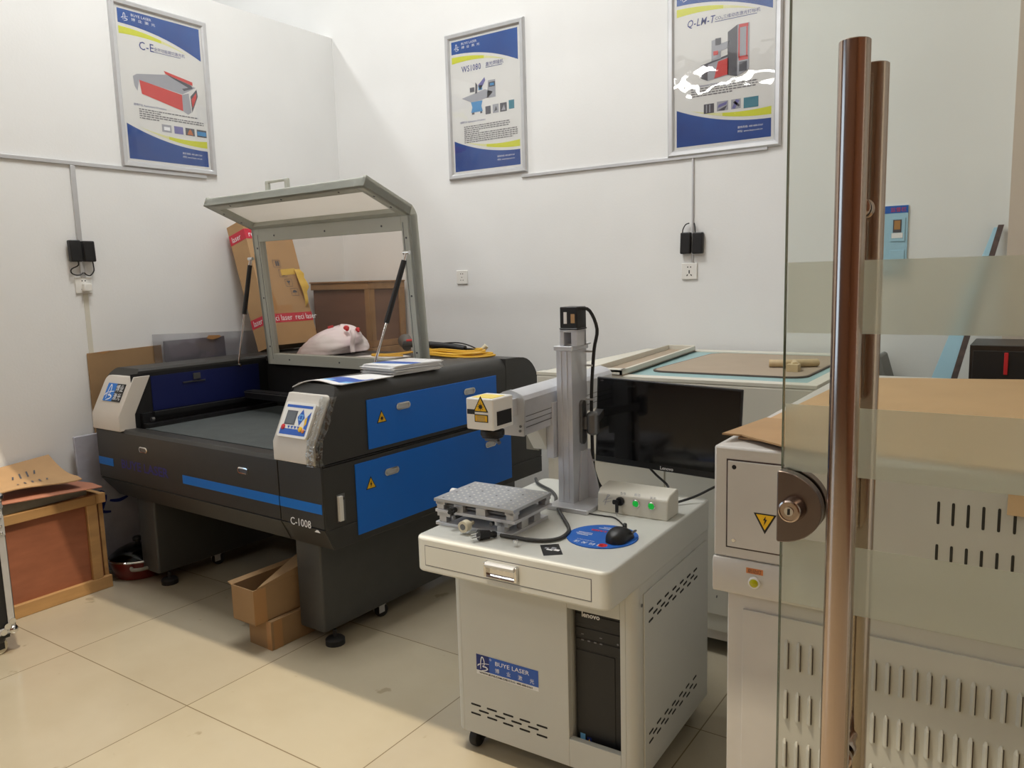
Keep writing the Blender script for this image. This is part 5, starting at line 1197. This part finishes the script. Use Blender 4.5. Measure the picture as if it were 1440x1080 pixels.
sb = bo.modifiers.new('sub', 'SUBSURF'); sb.levels = 1; sb.render_levels = 1
b = MB()
for u, v, r_ in ((487, 461, .016), (503, 463, .013)):
    p = FM.y(u, v, 3.045 if u < 495 else 3.13); b.sphere(p, r_, 10, 0, (1.2, 1, .9)); b.sphere((p[0]+.012, p[1]-.006, p[2]-.008), r_*.7, 10, 0)
p = FM.x(465, 460, -3.34); b.plate([(p[0], p[1]-.02, p[2]-.008), (p[0], p[1]+.02, p[2]-.003), (p[0]-.004, p[1]+.02, p[2]+.01), (p[0]-.004, p[1]-.02, p[2]+.005)], (.0015, 0, 0))
T.part('knot', b, 'red', label='red knots and a red mark')
p = FM.y(495, 465, 3.04)
T.part('bag_tail', MB().tube([(p[0], p[1], p[2]), (p[0]+.02, p[1]-.01, p[2]-.03), (p[0]+.012, p[1]-.015, p[2]-.08), (p[0]+.02, p[1]-.02, p[2]-.12)], .014, n=10), 'bag', smooth=70)
# loose paper on the deck
b = MB().plate([(-3.18, 2.86, DK), (-2.95, 2.80, DK), (-2.88, 3.06, DK), (-3.12, 3.12, DK)], (0, 0, .003))
solo('paper_sheets', b, 'paper', 'thin white paper sheets lying on the deck beside the plastic bag', 'paper', FM, (-3.0, 2.95, DK))

# brochures
def brochure(name, cx, cy, z, rot, label, group=None, th=.0022, w=.205, l=.285, face=True):
    b = MB(); ca, sa = math.cos(R(rot)), math.sin(R(rot)); tf = lambda x, y, q: (cx+x*ca-y*sa, cy+x*sa+y*ca, q)
    b.plate([tf(*p, z) for p in ((-w/2, -l/2), (w/2, -l/2), (w/2, l/2), (-w/2, l/2))], (0, 0, th), 0)
    if face:
        t_ = z+th+.0003; N = 10
        up = [(-w/2+w*i/N, -l*.05+.10*l*math.sin(i/N*1.9)) for i in range(N+1)]; lo = [(-w/2+w*i/N, -l*.28+.14*l*(i/N)**1.6) for i in range(N+1)]
        b.flat([tf(*p, t_) for p in lo]+[tf(*p, t_) for p in up[::-1]], 1)
        lo2 = [(x, y-.012) for x, y in lo]; b.flat([tf(*p, t_) for p in lo2]+[tf(*p, t_) for p in lo[::-1]], 2)
        b.text('BUYE', .014, tf(w*.14, l*.38, t_), (ca, sa, 0), (-sa, ca, 0), 3)
    return solo(name, b, ['paper', 'pblue', 'plblue', 'ink'], label, 'brochure', FM, (cx, cy, z), group=group)
zb_ = 1.0823
nb = 16
for i in range(nb):
    brochure('brochure', -2.432+random.uniform(-.006, .006), 2.525+random.uniform(-.012, .02), zb_+i*.0025, -3+random.uniform(-3.5, 2.5),
             'top brochure of the pile, white with a blue band, beside the lid' if i == nb-1 else 'white brochure within the pile under the blue banded top one', 'brochures piled on the right housing', .0021, face=(i == nb-1))
# single brochure arching over the housing's front edge
b = MB(); rows = []; N = 16
def brp(s, t):   # s: along x (left to right), t: front to back
    x = -2.572+.262*s; z = zb_+.004+.016*math.sin(math.pi*min(1, s*1.15+.05))*(1-t*.6)
    return Vector((x, 2.03+.285*t+.03*s, z-.022*(1-s)**3))
for i in range(N+1):
    for j in range(9): rows.append(brp(i/N, j/8))
for i in range(N+1):
    for j in range(9): rows.append(brp(i/N, j/8)-Vector((0, 0, .003)))
o_ = (N+1)*9; fs = []; ms_ = []
for i in range(N):
    for j in range(8):
        s_, t_ = (i+.5)/N, (j+.5)/8
        v = t_+.28*math.sin(s_*2.2)
        b.add([], [], 0)
        fs.append((i*9+j, (i+1)*9+j, (i+1)*9+j+1, i*9+j+1)); ms_.append(1 if .46 < v < .80 else (2 if .42 < v <= .46 else 0))
        fs.append((o_+i*9+j, o_+i*9+j+1, o_+(i+1)*9+j+1, o_+(i+1)*9+j)); ms_.append(0)
for i in range(N):
    for j, f in ((0, 0), (8, 1)):
        q = (i*9+j, (i+1)*9+j, o_+(i+1)*9+j, o_+i*9+j); fs.append(q if f else q[::-1]); ms_.append(0)
for j in range(8):
    for i, f in ((0, 1), (N, 0)):
        q = (i*9+j, i*9+j+1, o_+i*9+j+1, o_+i*9+j); fs.append(q[::-1] if f else q); ms_.append(0)
b.v = [tuple(p) for p in rows]; b.f = fs; b.m = ms_
solo('brochure', b, ['paper', 'pblue', 'plblue'], 'single curling blue and white brochure above the control panel', 'brochure', FM, (-2.44, 2.17, zb_), smooth=60)

# grey tape gun, black tool and yellow cable on the deck
T = Thing('grey_torch', 'grey cylinder with a black round end lying beside the lid frame', 'torch', FM, (-3.02, 3.0, DK))
p = FM.z(571, 494, DK)
p = (p[0], p[1])
T.part('barrel', MB().cyl((p[0]+.0, p[1]+.01, DK+.030), (p[0]-.10, p[1]+.10, DK+.05), .024, .042, 24), 'aluD', bevel=.003)
T.part('end_cap', MB().cyl((p[0]+.008, p[1]+.0, DK+.029), (p[0], p[1]+.01, DK+.030), .026, n=24), 'rubber')
T = Thing('power_tool', 'black hand tool with a thin black cord lying on the yellow cable', 'hand tool', FM, (-2.72, 3.2, DK))
zt_ = DK+.045
T.part('tool_body', MB().tube([(-2.99, 3.13, zt_+.012), (-2.90, 3.15, zt_+.014), (-2.80, 3.17, zt_+.008), (-2.70, 3.19, zt_+.0), (-2.62, 3.20, zt_-.01)], .019, n=12), 'black', smooth=60)
T.part('trigger', MB().tube([(-2.97, 3.13, zt_+.032), (-2.93, 3.14, zt_+.034)], .008), 'red', label='red trigger')
T.part('cord', MB().tube([(-2.62, 3.20, zt_-.008), (-2.56, 3.20, zt_-.01), (-2.53, 3.18, DK+.01)], .004).tube([(-2.75, 3.18, zt_+.02), (-2.66, 3.2, zt_+.022), (-2.58, 3.22, zt_+.0), (-2.52, 3.22, DK+.012), (-2.56, 3.16, DK+.008)], .0035), 'cable')
b = MB(); rnd = random.Random(4)
for k in range(5):
    rx, ry = .25-.022*k, .10-.008*k; ph = rnd.uniform(0, 6)
    pts = [(-2.665+rx*math.cos(t)+.008*math.sin(2*t+ph), 3.165+ry*math.sin(t)+.012*math.cos(t+ph), DK+.0065+.0085*k*.8+.004*math.sin(3*t+ph)+.002) for t in [2*math.pi*i/18 for i in range(18)]]
    b.tube(pts, .0058, closed=True)
b.tube([(-2.9, 3.10, DK+.02), (-3.02, 3.04, DK+.008), (-3.12, 3.02, DK+.007), (-3.05, 2.97, DK+.007), (-2.9, 3.02, DK+.008)], .0058)
T = Thing('yellow_cable', 'yellow cable lying in loose loops on the back of the charcoal machine', 'cable', FM, (-2.665, 3.165, DK))
T.part('coil', b, 'ycable')
T.part('connector', MB().cyl((-2.535, 3.24, DK+.03), (-2.515, 3.25, DK+.052), .014, n=12).cyl((-2.54, 3.235, DK+.02), (-2.535, 3.24, DK+.03), .009, n=12), 'lcream', label='pale connector')

# cartons under the machine
def carton(name, label, x0, x1, y0, y1, z0, z1, open_=False):
    t = Thing(name, label, 'cardboard box', FM, ((x0+x1)/2, (y0+y1)/2, z0))
    th = .004
    if open_:
        b = MB().box(x0, x1, y0, y1, z0, z0+th).box(x0, x0+th, y0, y1, z0, z1).box(x1-th, x1, y0, y1, z0, z1).box(x0+th, x1-th, y0, y0+th, z0, z1).box(x0+th, x1-th, y1-th, y1, z0, z1)
        t.part('carton_body', b, 'cardD', bevel=.001)
        fl = MB().hexa([(x0-.022, y0+.0, z1+.004), (x0, y0, z1-.004), (x0, y1, z1-.004), (x0-.022, y1, z1+.004)], [(x0-.021, y0, z1+.008), (x0+.002, y0, z1), (x0+.002, y1, z1), (x0-.021, y1, z1+.008)])
        fl.hexa([(x1-.03, y0+.07, z1), (x1, y0+.02, z1), (x1, y1, z1), (x0+.0, y1, z1)], [(x1-.03, y0+.07, z1+.004), (x1, y0+.02, z1+.004), (x1, y1, z1+.06), (x0+.0, y1, z1+.06)])
        t.part('flap', fl, 'cardD')
    else:
        t.part('carton_body', MB().box(x0, x1, y0, y1, z0, z1), 'cardD', bevel=.002)
    t.part('tape_strip', MB().box(x1+.0, x1+.0006, y0+.012, y0+.055, z0, z1-.004).box(x1-.03, x1+.0, y0+.0-.0006, y0, z0, z1-.004) if not open_ else MB().box(x1, x1+.0006, y0+.0, y0+.06, z0, z1-.003), 'tan')
    return t
carton('cardboard_box', 'brown cardboard box on the floor under the charcoal machine, lower of the two', -2.735, -2.588, 1.858, 2.30, 0, .122)
carton('cardboard_box', 'open brown cardboard box standing on another box under the charcoal machine', -2.752, -2.608, 1.80, 2.22, .1235, .27, True)
T = Thing('green_hose', 'coil of green hose on the floor behind the cardboard boxes', 'hose', FM, (-3.0, 2.52, 0))
b = MB()
gx, gy = FM.z(650, 0, 0)[:2] if False else (-2.93, 2.62)
for k in range(5):
    b.tube([(gx+(.12-.012*(k % 2))*math.cos(t), gy+(.12-.012*(k % 2))*math.sin(t), .012+.021*k) for t in [2*math.pi*i/20 for i in range(20)]], .0105, closed=True, m=1 if k in (1, 3) else 0)
T.part('coil', b, ['gcable', 'cable'])

# left wall: sheets, pan, crate, flight case
T = Thing('cardboard_sheet', 'large brown cardboard sheet standing against the left wall behind the charcoal machine', 'cardboard', FA, (2.4, 4.09, 0))
b = MB().hexa([(2.125, 4.090, 0), (2.55, 4.090, 0), (2.55, 4.097, 0), (2.125, 4.097, 0)], [(2.132, 4.114, 1.150), (2.55, 4.114, 1.160), (2.55, 4.121, 1.160), (2.132, 4.121, 1.150)])
T.part('sheet', b, 'cardD', bevel=.001)
T.part('torn_edge', MB().prism([(2.18, 1.152), (2.215, 1.140), (2.24, 1.147), (2.26, 1.155)], 'y', 4.1125, 4.1155), 'tan')
T = Thing('clear_film_sheet', 'clear plastic sheet standing against the left wall under the carton', 'plastic sheet', FA, (2.85, 4.055, 0))
T.part('sheet', MB().hexa([(2.48, 4.040, .0), (3.22, 4.040, .0), (3.22, 4.043, .0), (2.48, 4.043, .0)], [(2.492, 4.100, 1.222), (3.20, 4.100, 1.197), (3.20, 4.103, 1.197), (2.492, 4.103, 1.222)]), 'film')
T.part('inner_sheet', MB().hexa([(2.56, 4.050, .0), (2.96, 4.050, .0), (2.96, 4.053, .0), (2.56, 4.053, .0)], [(2.56, 4.108, 1.180), (2.96, 4.108, 1.180), (2.96, 4.111, 1.180), (2.56, 4.111, 1.180)]), 'greysheet', label='grey inner sheet')
T.part('torn_label', MB().prism([(2.83, 1.175), (2.845, 1.192), (2.92, 1.188), (2.93, 1.178), (2.90, 1.170), (2.87, 1.165)], 'y', 4.0965, 4.0975), 'tan', label='scrap of brown paper')
T = Thing('wrapped_panel', 'panel in milky bubble wrap standing against the left wall beside the crate', 'wrapped panel', FA, (2.02, 4.04, 0))
T.part('wrap', MB().hexa([(1.998, 4.030, 0), (2.45, 4.030, 0), (2.45, 4.055, 0), (1.998, 4.055, 0)], [(1.998, 4.070, .735), (2.45, 4.070, .735), (2.45, 4.085, .735), (1.998, 4.085, .735)]), 'wrap', bevel=.004)
b = MB()
for pts in (((1.99, .42), (2.06, .42), (2.04, .33), (2.09, .31)), ((2.0, .36), (2.07, .40), (2.03, .30)), ((2.09, .37), (2.14, .36), (2.19, .37))): b.ribbon([(x+.05, z) for x, z in pts], .018, (0, 0, 0), (1, 0, 0), (0, 0, 1))
b.map(lambda p: Vector((p.x, 4.0294+.0544*p.z, p.z)))
T.part('blue_print', b, 'bluedk', label='blue marks on the wrap')

PC_ = (-3.862, 2.165, 0)
T = Thing('electric_pan', 'dark red frying pan with a glass lid on the floor between crate and machine leg', 'pan', F0, PC_)
pr_ = .145
T.part('pan_body', MB().lathe([(0, .012), (.09, .0), (.115, .002), (pr_-.012, .045), (pr_, .095), (pr_-.004, .095), (pr_-.02, .05), (0, .02)], PC_, n=40), 'panred', smooth=50)
T.part('pan_lid', MB().lathe([(pr_-.001, .096), (pr_-.004, .106), (.105, .135), (.06, .155), (.0, .160), (0, .157), (.06, .152), (.105, .132), (pr_-.008, .103)], PC_, n=40), 'lidglass', smooth=60)
T.part('lid_rim', MB().lathe([(pr_+.001, .096), (pr_+.003, .101), (pr_, .106), (pr_-.004, .103)], PC_, n=40), 'chrome')
T.part('knob', MB().lathe([(.012, .158), (.012, .172), (.024, .178), (.026, .19), (.018, .198), (0, .199)], PC_, n=24), 'black')
hx_ = Vector(F0.z(186, 786, .075)); dirn = (Vector((0, 0, 0))-Vector((PC_[0], PC_[1], 0))).normalized(); sd2 = Vector((-dirn.y, dirn.x, 0))
hb_ = Vector(PC_)+dirn*(pr_-.005)+Vector((0, 0, .075))
T.part('handle', MB().tube([hb_-sd2*.04, hb_-sd2*.035+dirn*.03, hb_+dirn*.042, hb_+sd2*.035+dirn*.03, hb_+sd2*.04], .009, n=10), 'foam')

# open crate by the left edge
cx0, cx1, cy0, cy1, cz1 = -4.10, -3.80, 1.43, 1.985, .484
T = Thing('wooden_crate', 'pine framed plywood crate holding grey foam, beside the black flight case', 'wooden crate', F0, (-3.95, 1.7, 0))
T.part('panels', MB().box(cx0+.01, cx1-.022, cy0+.01, cy1-.03, .03, cz1-.03), 'ply')
for a in ((cx1-.024, cx1, cy0, cy1-.0, .0+.0, .062), (cx1-.024, cx1, cy0, cy1-.045, cz1-.046, cz1), (cx0, cx1-.024, cy1-.024, cy1, cz1-.046, cz1), (cx0, cx1-.024, cy1-.024, cy1, .0, .05), (cx0, cx1-.024, cy0, cy0+.024, cz1-.046, cz1), (cx0, cx0+.02, cy0+.024, cy1-.024, cz1-.046, cz1)):
    T.part('rail', MB().box(*a), 'pine', bevel=.003)
for a in ((cx1-.022, cx1-.001, cy1-.092, cy1-.042, .062, cz1-.046), (cx1-.022, cx1-.001, cy0+.0, cy0+.05, .062, cz1-.046), (cx1-.05, cx1-.024, cy1-.024, cy1-.002, .05, cz1-.046), (cx0, cx0+.03, cy1-.024, cy1-.002, .05, cz1-.046)):
    T.part('post', MB().box(*a), 'pine', bevel=.003)
T.part('post', MB().box(cx1-.03, cx1, cy1-.044, cy1+.003, cz1-.048, cz1), 'pine', bevel=.002)
b = MB().hexa([(cx0+.02, cy0+.03, cz1+.001), (cx1-.012, cy0+.03, cz1+.001), (cx1-.03, cy1-.07, cz1+.001), (cx0+.02, cy1-.07, cz1+.001)], [(cx0+.02, cy0+.03, .536), (cx1-.012, cy0+.03, .536), (cx1-.03, cy1-.07, .516), (cx0+.02, cy1-.07, .516)])
solo('foam_block', b, 'foam', 'grey foam block lying in the top of the pine framed crate', 'foam block', F0, (-3.95, 1.7, cz1), bevel=.003)
b = MB().plate([(-4.09, cy0+.02, .548), (-3.79, cy0+.01, .545), (-3.757, 1.955, .523), (-3.86, 1.96, .528), (-4.09, 1.90, .534)], (0, 0, .004))
solo('plywood_lid', b, 'redply', 'thin pinkish plywood sheet lying over the grey foam on the crate', 'plywood sheet', F0, (-3.95, 1.7, .53))
b = MB()
cs = [(-3.82, 1.45, .592), (-3.80, 1.885, .600), (-4.105, 1.885, .665), (-4.10, 1.45, .63)]
rows = []; N = 12
for i in range(N+1):
    for j in range(9):
        s_, t_ = i/N, j/8
        p = Vector(cs[0])*(1-s_)*(1-t_)+Vector(cs[1])*s_*(1-t_)+Vector(cs[2])*s_*t_+Vector(cs[3])*(1-s_)*t_
        p.z += .012*math.sin(s_*5)*(1-t_)-.03*math.sin(math.pi*t_)+(-.012 if j == 0 else 0); rows.append(p)
n_ = len(rows); b.v = [tuple(p) for p in rows]+[tuple(p-Vector((0, 0, .005))) for p in rows]
for i in range(N):
    for j in range(8):
        q = (i*9+j, (i+1)*9+j, (i+1)*9+j+1, i*9+j+1); b.f += [q, tuple(k+n_ for k in q[::-1])]; b.m += [0, 0]
for i in range(N):
    for j in (0, 8): b.f.append((i*9+j, (i+1)*9+j, n_+(i+1)*9+j, n_+i*9+j)); b.m.append(0)
for j in range(8):
    for i in (0, N): b.f.append((i*9+j, i*9+j+1, n_+i*9+j+1, n_+i*9+j)); b.m.append(0)
for k, (s0, t0) in enumerate(((.42, .25), (.5, .28), (.58, .3), (.66, .32), (.74, .34), (.48, .62), (.56, .64), (.64, .66), (.72, .68))):
    L2 = .16 if k in (1, 2, 3, 6, 7) else .10
    def sp_(s_, t_):
        p = Vector(cs[0])*(1-s_)*(1-t_)+Vector(cs[1])*s_*(1-t_)+Vector(cs[2])*s_*t_+Vector(cs[3])*(1-s_)*t_
        p.z += .012*math.sin(s_*5)*(1-t_)-.03*math.sin(math.pi*t_)+.0022; return p
    vs = []
    for q in range(5):
        t_ = t0-L2/2+L2*q/4; vs += [sp_(s0+.03*(t_-t0)/L2, t_), sp_(s0+.018+.03*(t_-t0)/L2, t_)]
    b.add(vs, [(2*q, 2*q+1, 2*q+3, 2*q+2) for q in range(4)], 1)
solo('cardboard_sheet', b, ['card', 'pdgrey'], 'curled brown cardboard with dark printed bars on top of the pine framed crate', 'cardboard', F0, (-3.95, 1.7, .55), smooth=60)

T = Thing('flight_case', 'black flight case with aluminium edges on castors, beside the pine framed crate', 'flight case', F0, (-3.75, 1.05, 0))
fx0, fx1, fy0, fy1, fz0, fz1 = -3.775, -3.452, .70, 1.388, .088, .668
T.part('case_body', MB().box(fx0+.006, fx1-.006, fy0+.006, fy1-.006, fz0+.006, fz1-.006), 'black')
b = MB(); e = .028; t2 = .004
for x, sx_ in ((fx1, -1), (fx0, 1)):
    for y, sy_ in ((fy1, -1), (fy0, 1)):
        b.box(x, x+sx_*e, y, y+sy_*t2, fz0, fz1).box(x, x+sx_*t2, y, y+sy_*e, fz0, fz1)
    for z, sz_ in ((fz0, 1), (fz1, -1)): b.box(x, x+sx_*t2, fy0, fy1, z, z+sz_*e).box(x, x+sx_*e, fy0, fy1, z, z+sz_*t2)
for y, sy_ in ((fy1, -1), (fy0, 1)):
    for z, sz_ in ((fz0, 1), (fz1, -1)): b.box(fx0, fx1, y, y+sy_*t2, z, z+sz_*e)
T.part('edge_trim', b, 'alu', bevel=.001)
for y in (fy0, fy1):
    for z in (fz0, fz1):
        q = 1 if y == fy0 else -1; w_ = 1 if z == fz0 else -1
        b = MB().sphere((fx1-.01, y+q*.01, z+w_*.01), .021, 16)
        for a, c in ((.045, .0), (.0, .045), (.025, .025)): b.cyl((fx1-.002, y+q*(a*.8+.012), z+w_*(c*.8+.012)), (fx1+.003, y+q*(a*.8+.012), z+w_*(c*.8+.012)), .013, n=12)
        T.part('corner_fitting', b, 'chrome', smooth=50)
b = MB().box(fx1, fx1+.003, fy1-.03, fy1-.002, .50, .585).box(fx1, fx1+.003, fy1-.055, fy1-.03, .515, .57)
for z in (.512, .542, .572): b.sphere((fx1+.003, fy1-.016, z), .006, 10, 1)
T.part('hinge', b, ['alu', 'chrome'])
for y in (fy0+.08, fy1-.062):
    c = T.part('castor', MB().box(fx1-.075, fx1-.012, y-.04, y+.04, .07, .0875).lathe([(.03, .052), (.034, .06), (.034, .07)], (fx1-.045, y, 0), n=20).box(fx1-.066, fx1-.061, y-.022, y+.022, .022, .06).box(fx1-.03, fx1-.025, y-.022, y+.022, .022, .06), 'black')
    T.part('wheel', MB().lathe([(.01, -.014), (.029, -.014), (.032, -.008), (.032, .008), (.029, .014), (.01, .014)], (fx1-.045, y+.006, .032), (1, 0, 0), 24), 'lcream', c, label='pale wheel')
    c = T.part('castor', MB().box(fx0+.012, fx0+.075, y-.04, y+.04, .07, .0875).box(fx0+.025, fx0+.03, y-.022, y+.022, .022, .07).box(fx0+.061, fx0+.066, y-.022, y+.022, .022, .07), 'black')
    T.part('wheel', MB().lathe([(.01, -.014), (.029, -.014), (.032, -.008), (.032, .008), (.029, .014), (.01, .014)], (fx0+.045, y+.006, .032), (1, 0, 0), 24), 'lcream', c, label='pale wheel')

# ---------------------------------------------------------------- glass door
GY = 1.055; GX0 = F0.y(1104, 500, GY)[0]; GX1 = .78
D = Thing('door_1', 'clear glass shop door with frosted bands, half-moon lock and long tubular handles', 'glass door', F0, (.25, GY, 0), kind='structure')
D.part('glass_panel', MB().box(GX0, GX1, GY-.005, GY+.005, .012, 2.44), 'door')
D.part('glass_edge', MB().box(GX0-.0012, GX0-.0002, GY-.0045, GY+.0045, .012, 2.44), 'edge', label='green tinted glass edge')
bands = [(1.394, 1.4865), (1.210, 1.301), (1.026, 1.118), (.842, .934)]
bands = []
for a, c in ((363, 471), (580, 682), (785, 885)):
    bands.append((F0.y(1300, c, GY+.0055)[2], F0.y(1300, a, GY+.0055)[2]))
for z0, z1 in bands: D.part('frosted_band', MB().box(GX0+.0005, GX1, GY+.0052, GY+.0058, z0, z1), 'frost', label='frosted band')
hy1, hy2 = GY-.062, GY+.065; hr = .0172
hxc = (F0.y(1180, 80, hy1)[0]+F0.y(1224, 80, hy1)[0])/2
ztop = F0.y(1203, 57, hy1)[2]; zp1 = F0.y(1222, 292, GY)[2]; zp2 = F0.y(1200, 1062, GY)[2]
zbot = zp2-(ztop-zp1)
for yy, s_ in ((hy1, 1), (hy2, -1)):
    h = D.part('pull_handle', MB().lathe([(0, zbot), (hr-.001, zbot), (hr, zbot+.001), (hr, ztop-.001), (hr-.001, ztop), (hr-.003, ztop-.0004), (0, ztop-.0004)], (hxc, yy, 0), n=48), 'steel', label='long brushed steel handle tube', smooth=30)
    for zp in (zp1, zp2):
        ye = GY-s_*.0052
        D.part('handle_post', MB().cyl((hxc, yy+s_*.01, zp), (hxc, ye, zp), .0085, n=20).lathe([(.0085, 0), (.012, .0), (.0135, .004), (.0135, .012), (.011, .014)], (hxc, ye, zp), (0, -s_, 0), 24), 'steel', h)
lz0 = F0.y(1095, 762, GY-.022)[2]; lz1 = F0.y(1095, 662, GY-.022)[2]; lx0 = F0.y(1092, 712, GY-.022)[0]; lx1 = F0.y(1156, 712, GY-.022)[0]
zc = (lz0+lz1)/2; hh = (lz1-lz0)/2; ww = lx1-lx0
half = [(lx0, zc-hh*.96), ]+[(lx0+ww*.03+(ww*.97)*math.cos(t), zc+hh*math.sin(t)) for t in [-math.pi/2+math.pi*i/24 for i in range(25)]]+[(lx0, zc+hh*.96)]
lk = D.part('lock', MB().prism(half, 'y', GY-.022, GY-.0052), 'steelD', bevel=.003, seg=3, label='half-moon lock body')
D.part('lock_back', MB().prism(half, 'y', GY+.006, GY+.022), 'steelD', lk, bevel=.003)
kx, kz = F0.y(1108, 718, GY-.034)[0]+.002, F0.y(1108, 718, GY-.034)[2]
ky = D.part('lock_cylinder', MB().lathe([(.0165, 0), (.0155, .012), (.0145, .016), (.0125, .017), (.0125, .0155)], (kx+.002, GY-.022, kz), (-.12, -1, 0), 32), 'steel', lk, label='round steel lock cylinder')
D.part('key_plug', MB().lathe([(.0124, .0152), (.006, .0155), (.006, .017), (0, .017)], (kx+.002, GY-.022, kz), (-.12, -1, 0), 28, 0).box(kx-.0012, kx+.0012, GY-.0405, GY-.0388, kz-.004, kz+.004, 1), ['chrome', 'blackm'], lk, label='key plug with a slot')

# ---------------------------------------------------------------- light
def area(name, loc, target, w, h, energy, col=(1, 1, 1), spread=None):
    l = bpy.data.lights.new(name, 'AREA'); l.shape = 'RECTANGLE'; l.size = w; l.size_y = h; l.energy = energy; l.color = col
    if spread: l.spread = R(spread)
    o = bpy.data.objects.new(name, l); COL.objects.link(o); o.location = loc
    o.rotation_euler = (Vector(target)-Vector(loc)).to_track_quat('-Z', 'Y').to_euler(); return o
NEU = (1, .99, .97); WARM = (1, .86, .66)
area('ceiling_light', (-2.4, 2.1, 4.75), (-2.4, 2.1, 0), 1.2, .9, 92, NEU)
area('neighbour_light', (-5.2, 2.7, 4.62), (-3.0, 3.4, 1.5), .22, .22, 30, NEU)
area('corridor_light', (-1.4, .66, 4.6), (-1.4, .8, 0), .5, .012, 200, WARM)
area('corridor_light', (-4.05, -3.6, 4.2), (-2.0, 3.0, 1.8), 2.6, .12, 42, NEU)
area('corridor_light', (1.6, -2.2, 4.6), (2.6, -2.6, 0), .6, .3, 50, WARM)  # added lamp, warms the unseen right wall for the handle's orange reflection
w = bpy.data.worlds.new('world'); SC.world = w; w.use_nodes = True
bg = w.node_tree.nodes['Background']; bg.inputs[0].default_value = (.55, .77, 1, 1); bg.inputs[1].default_value = 2.4
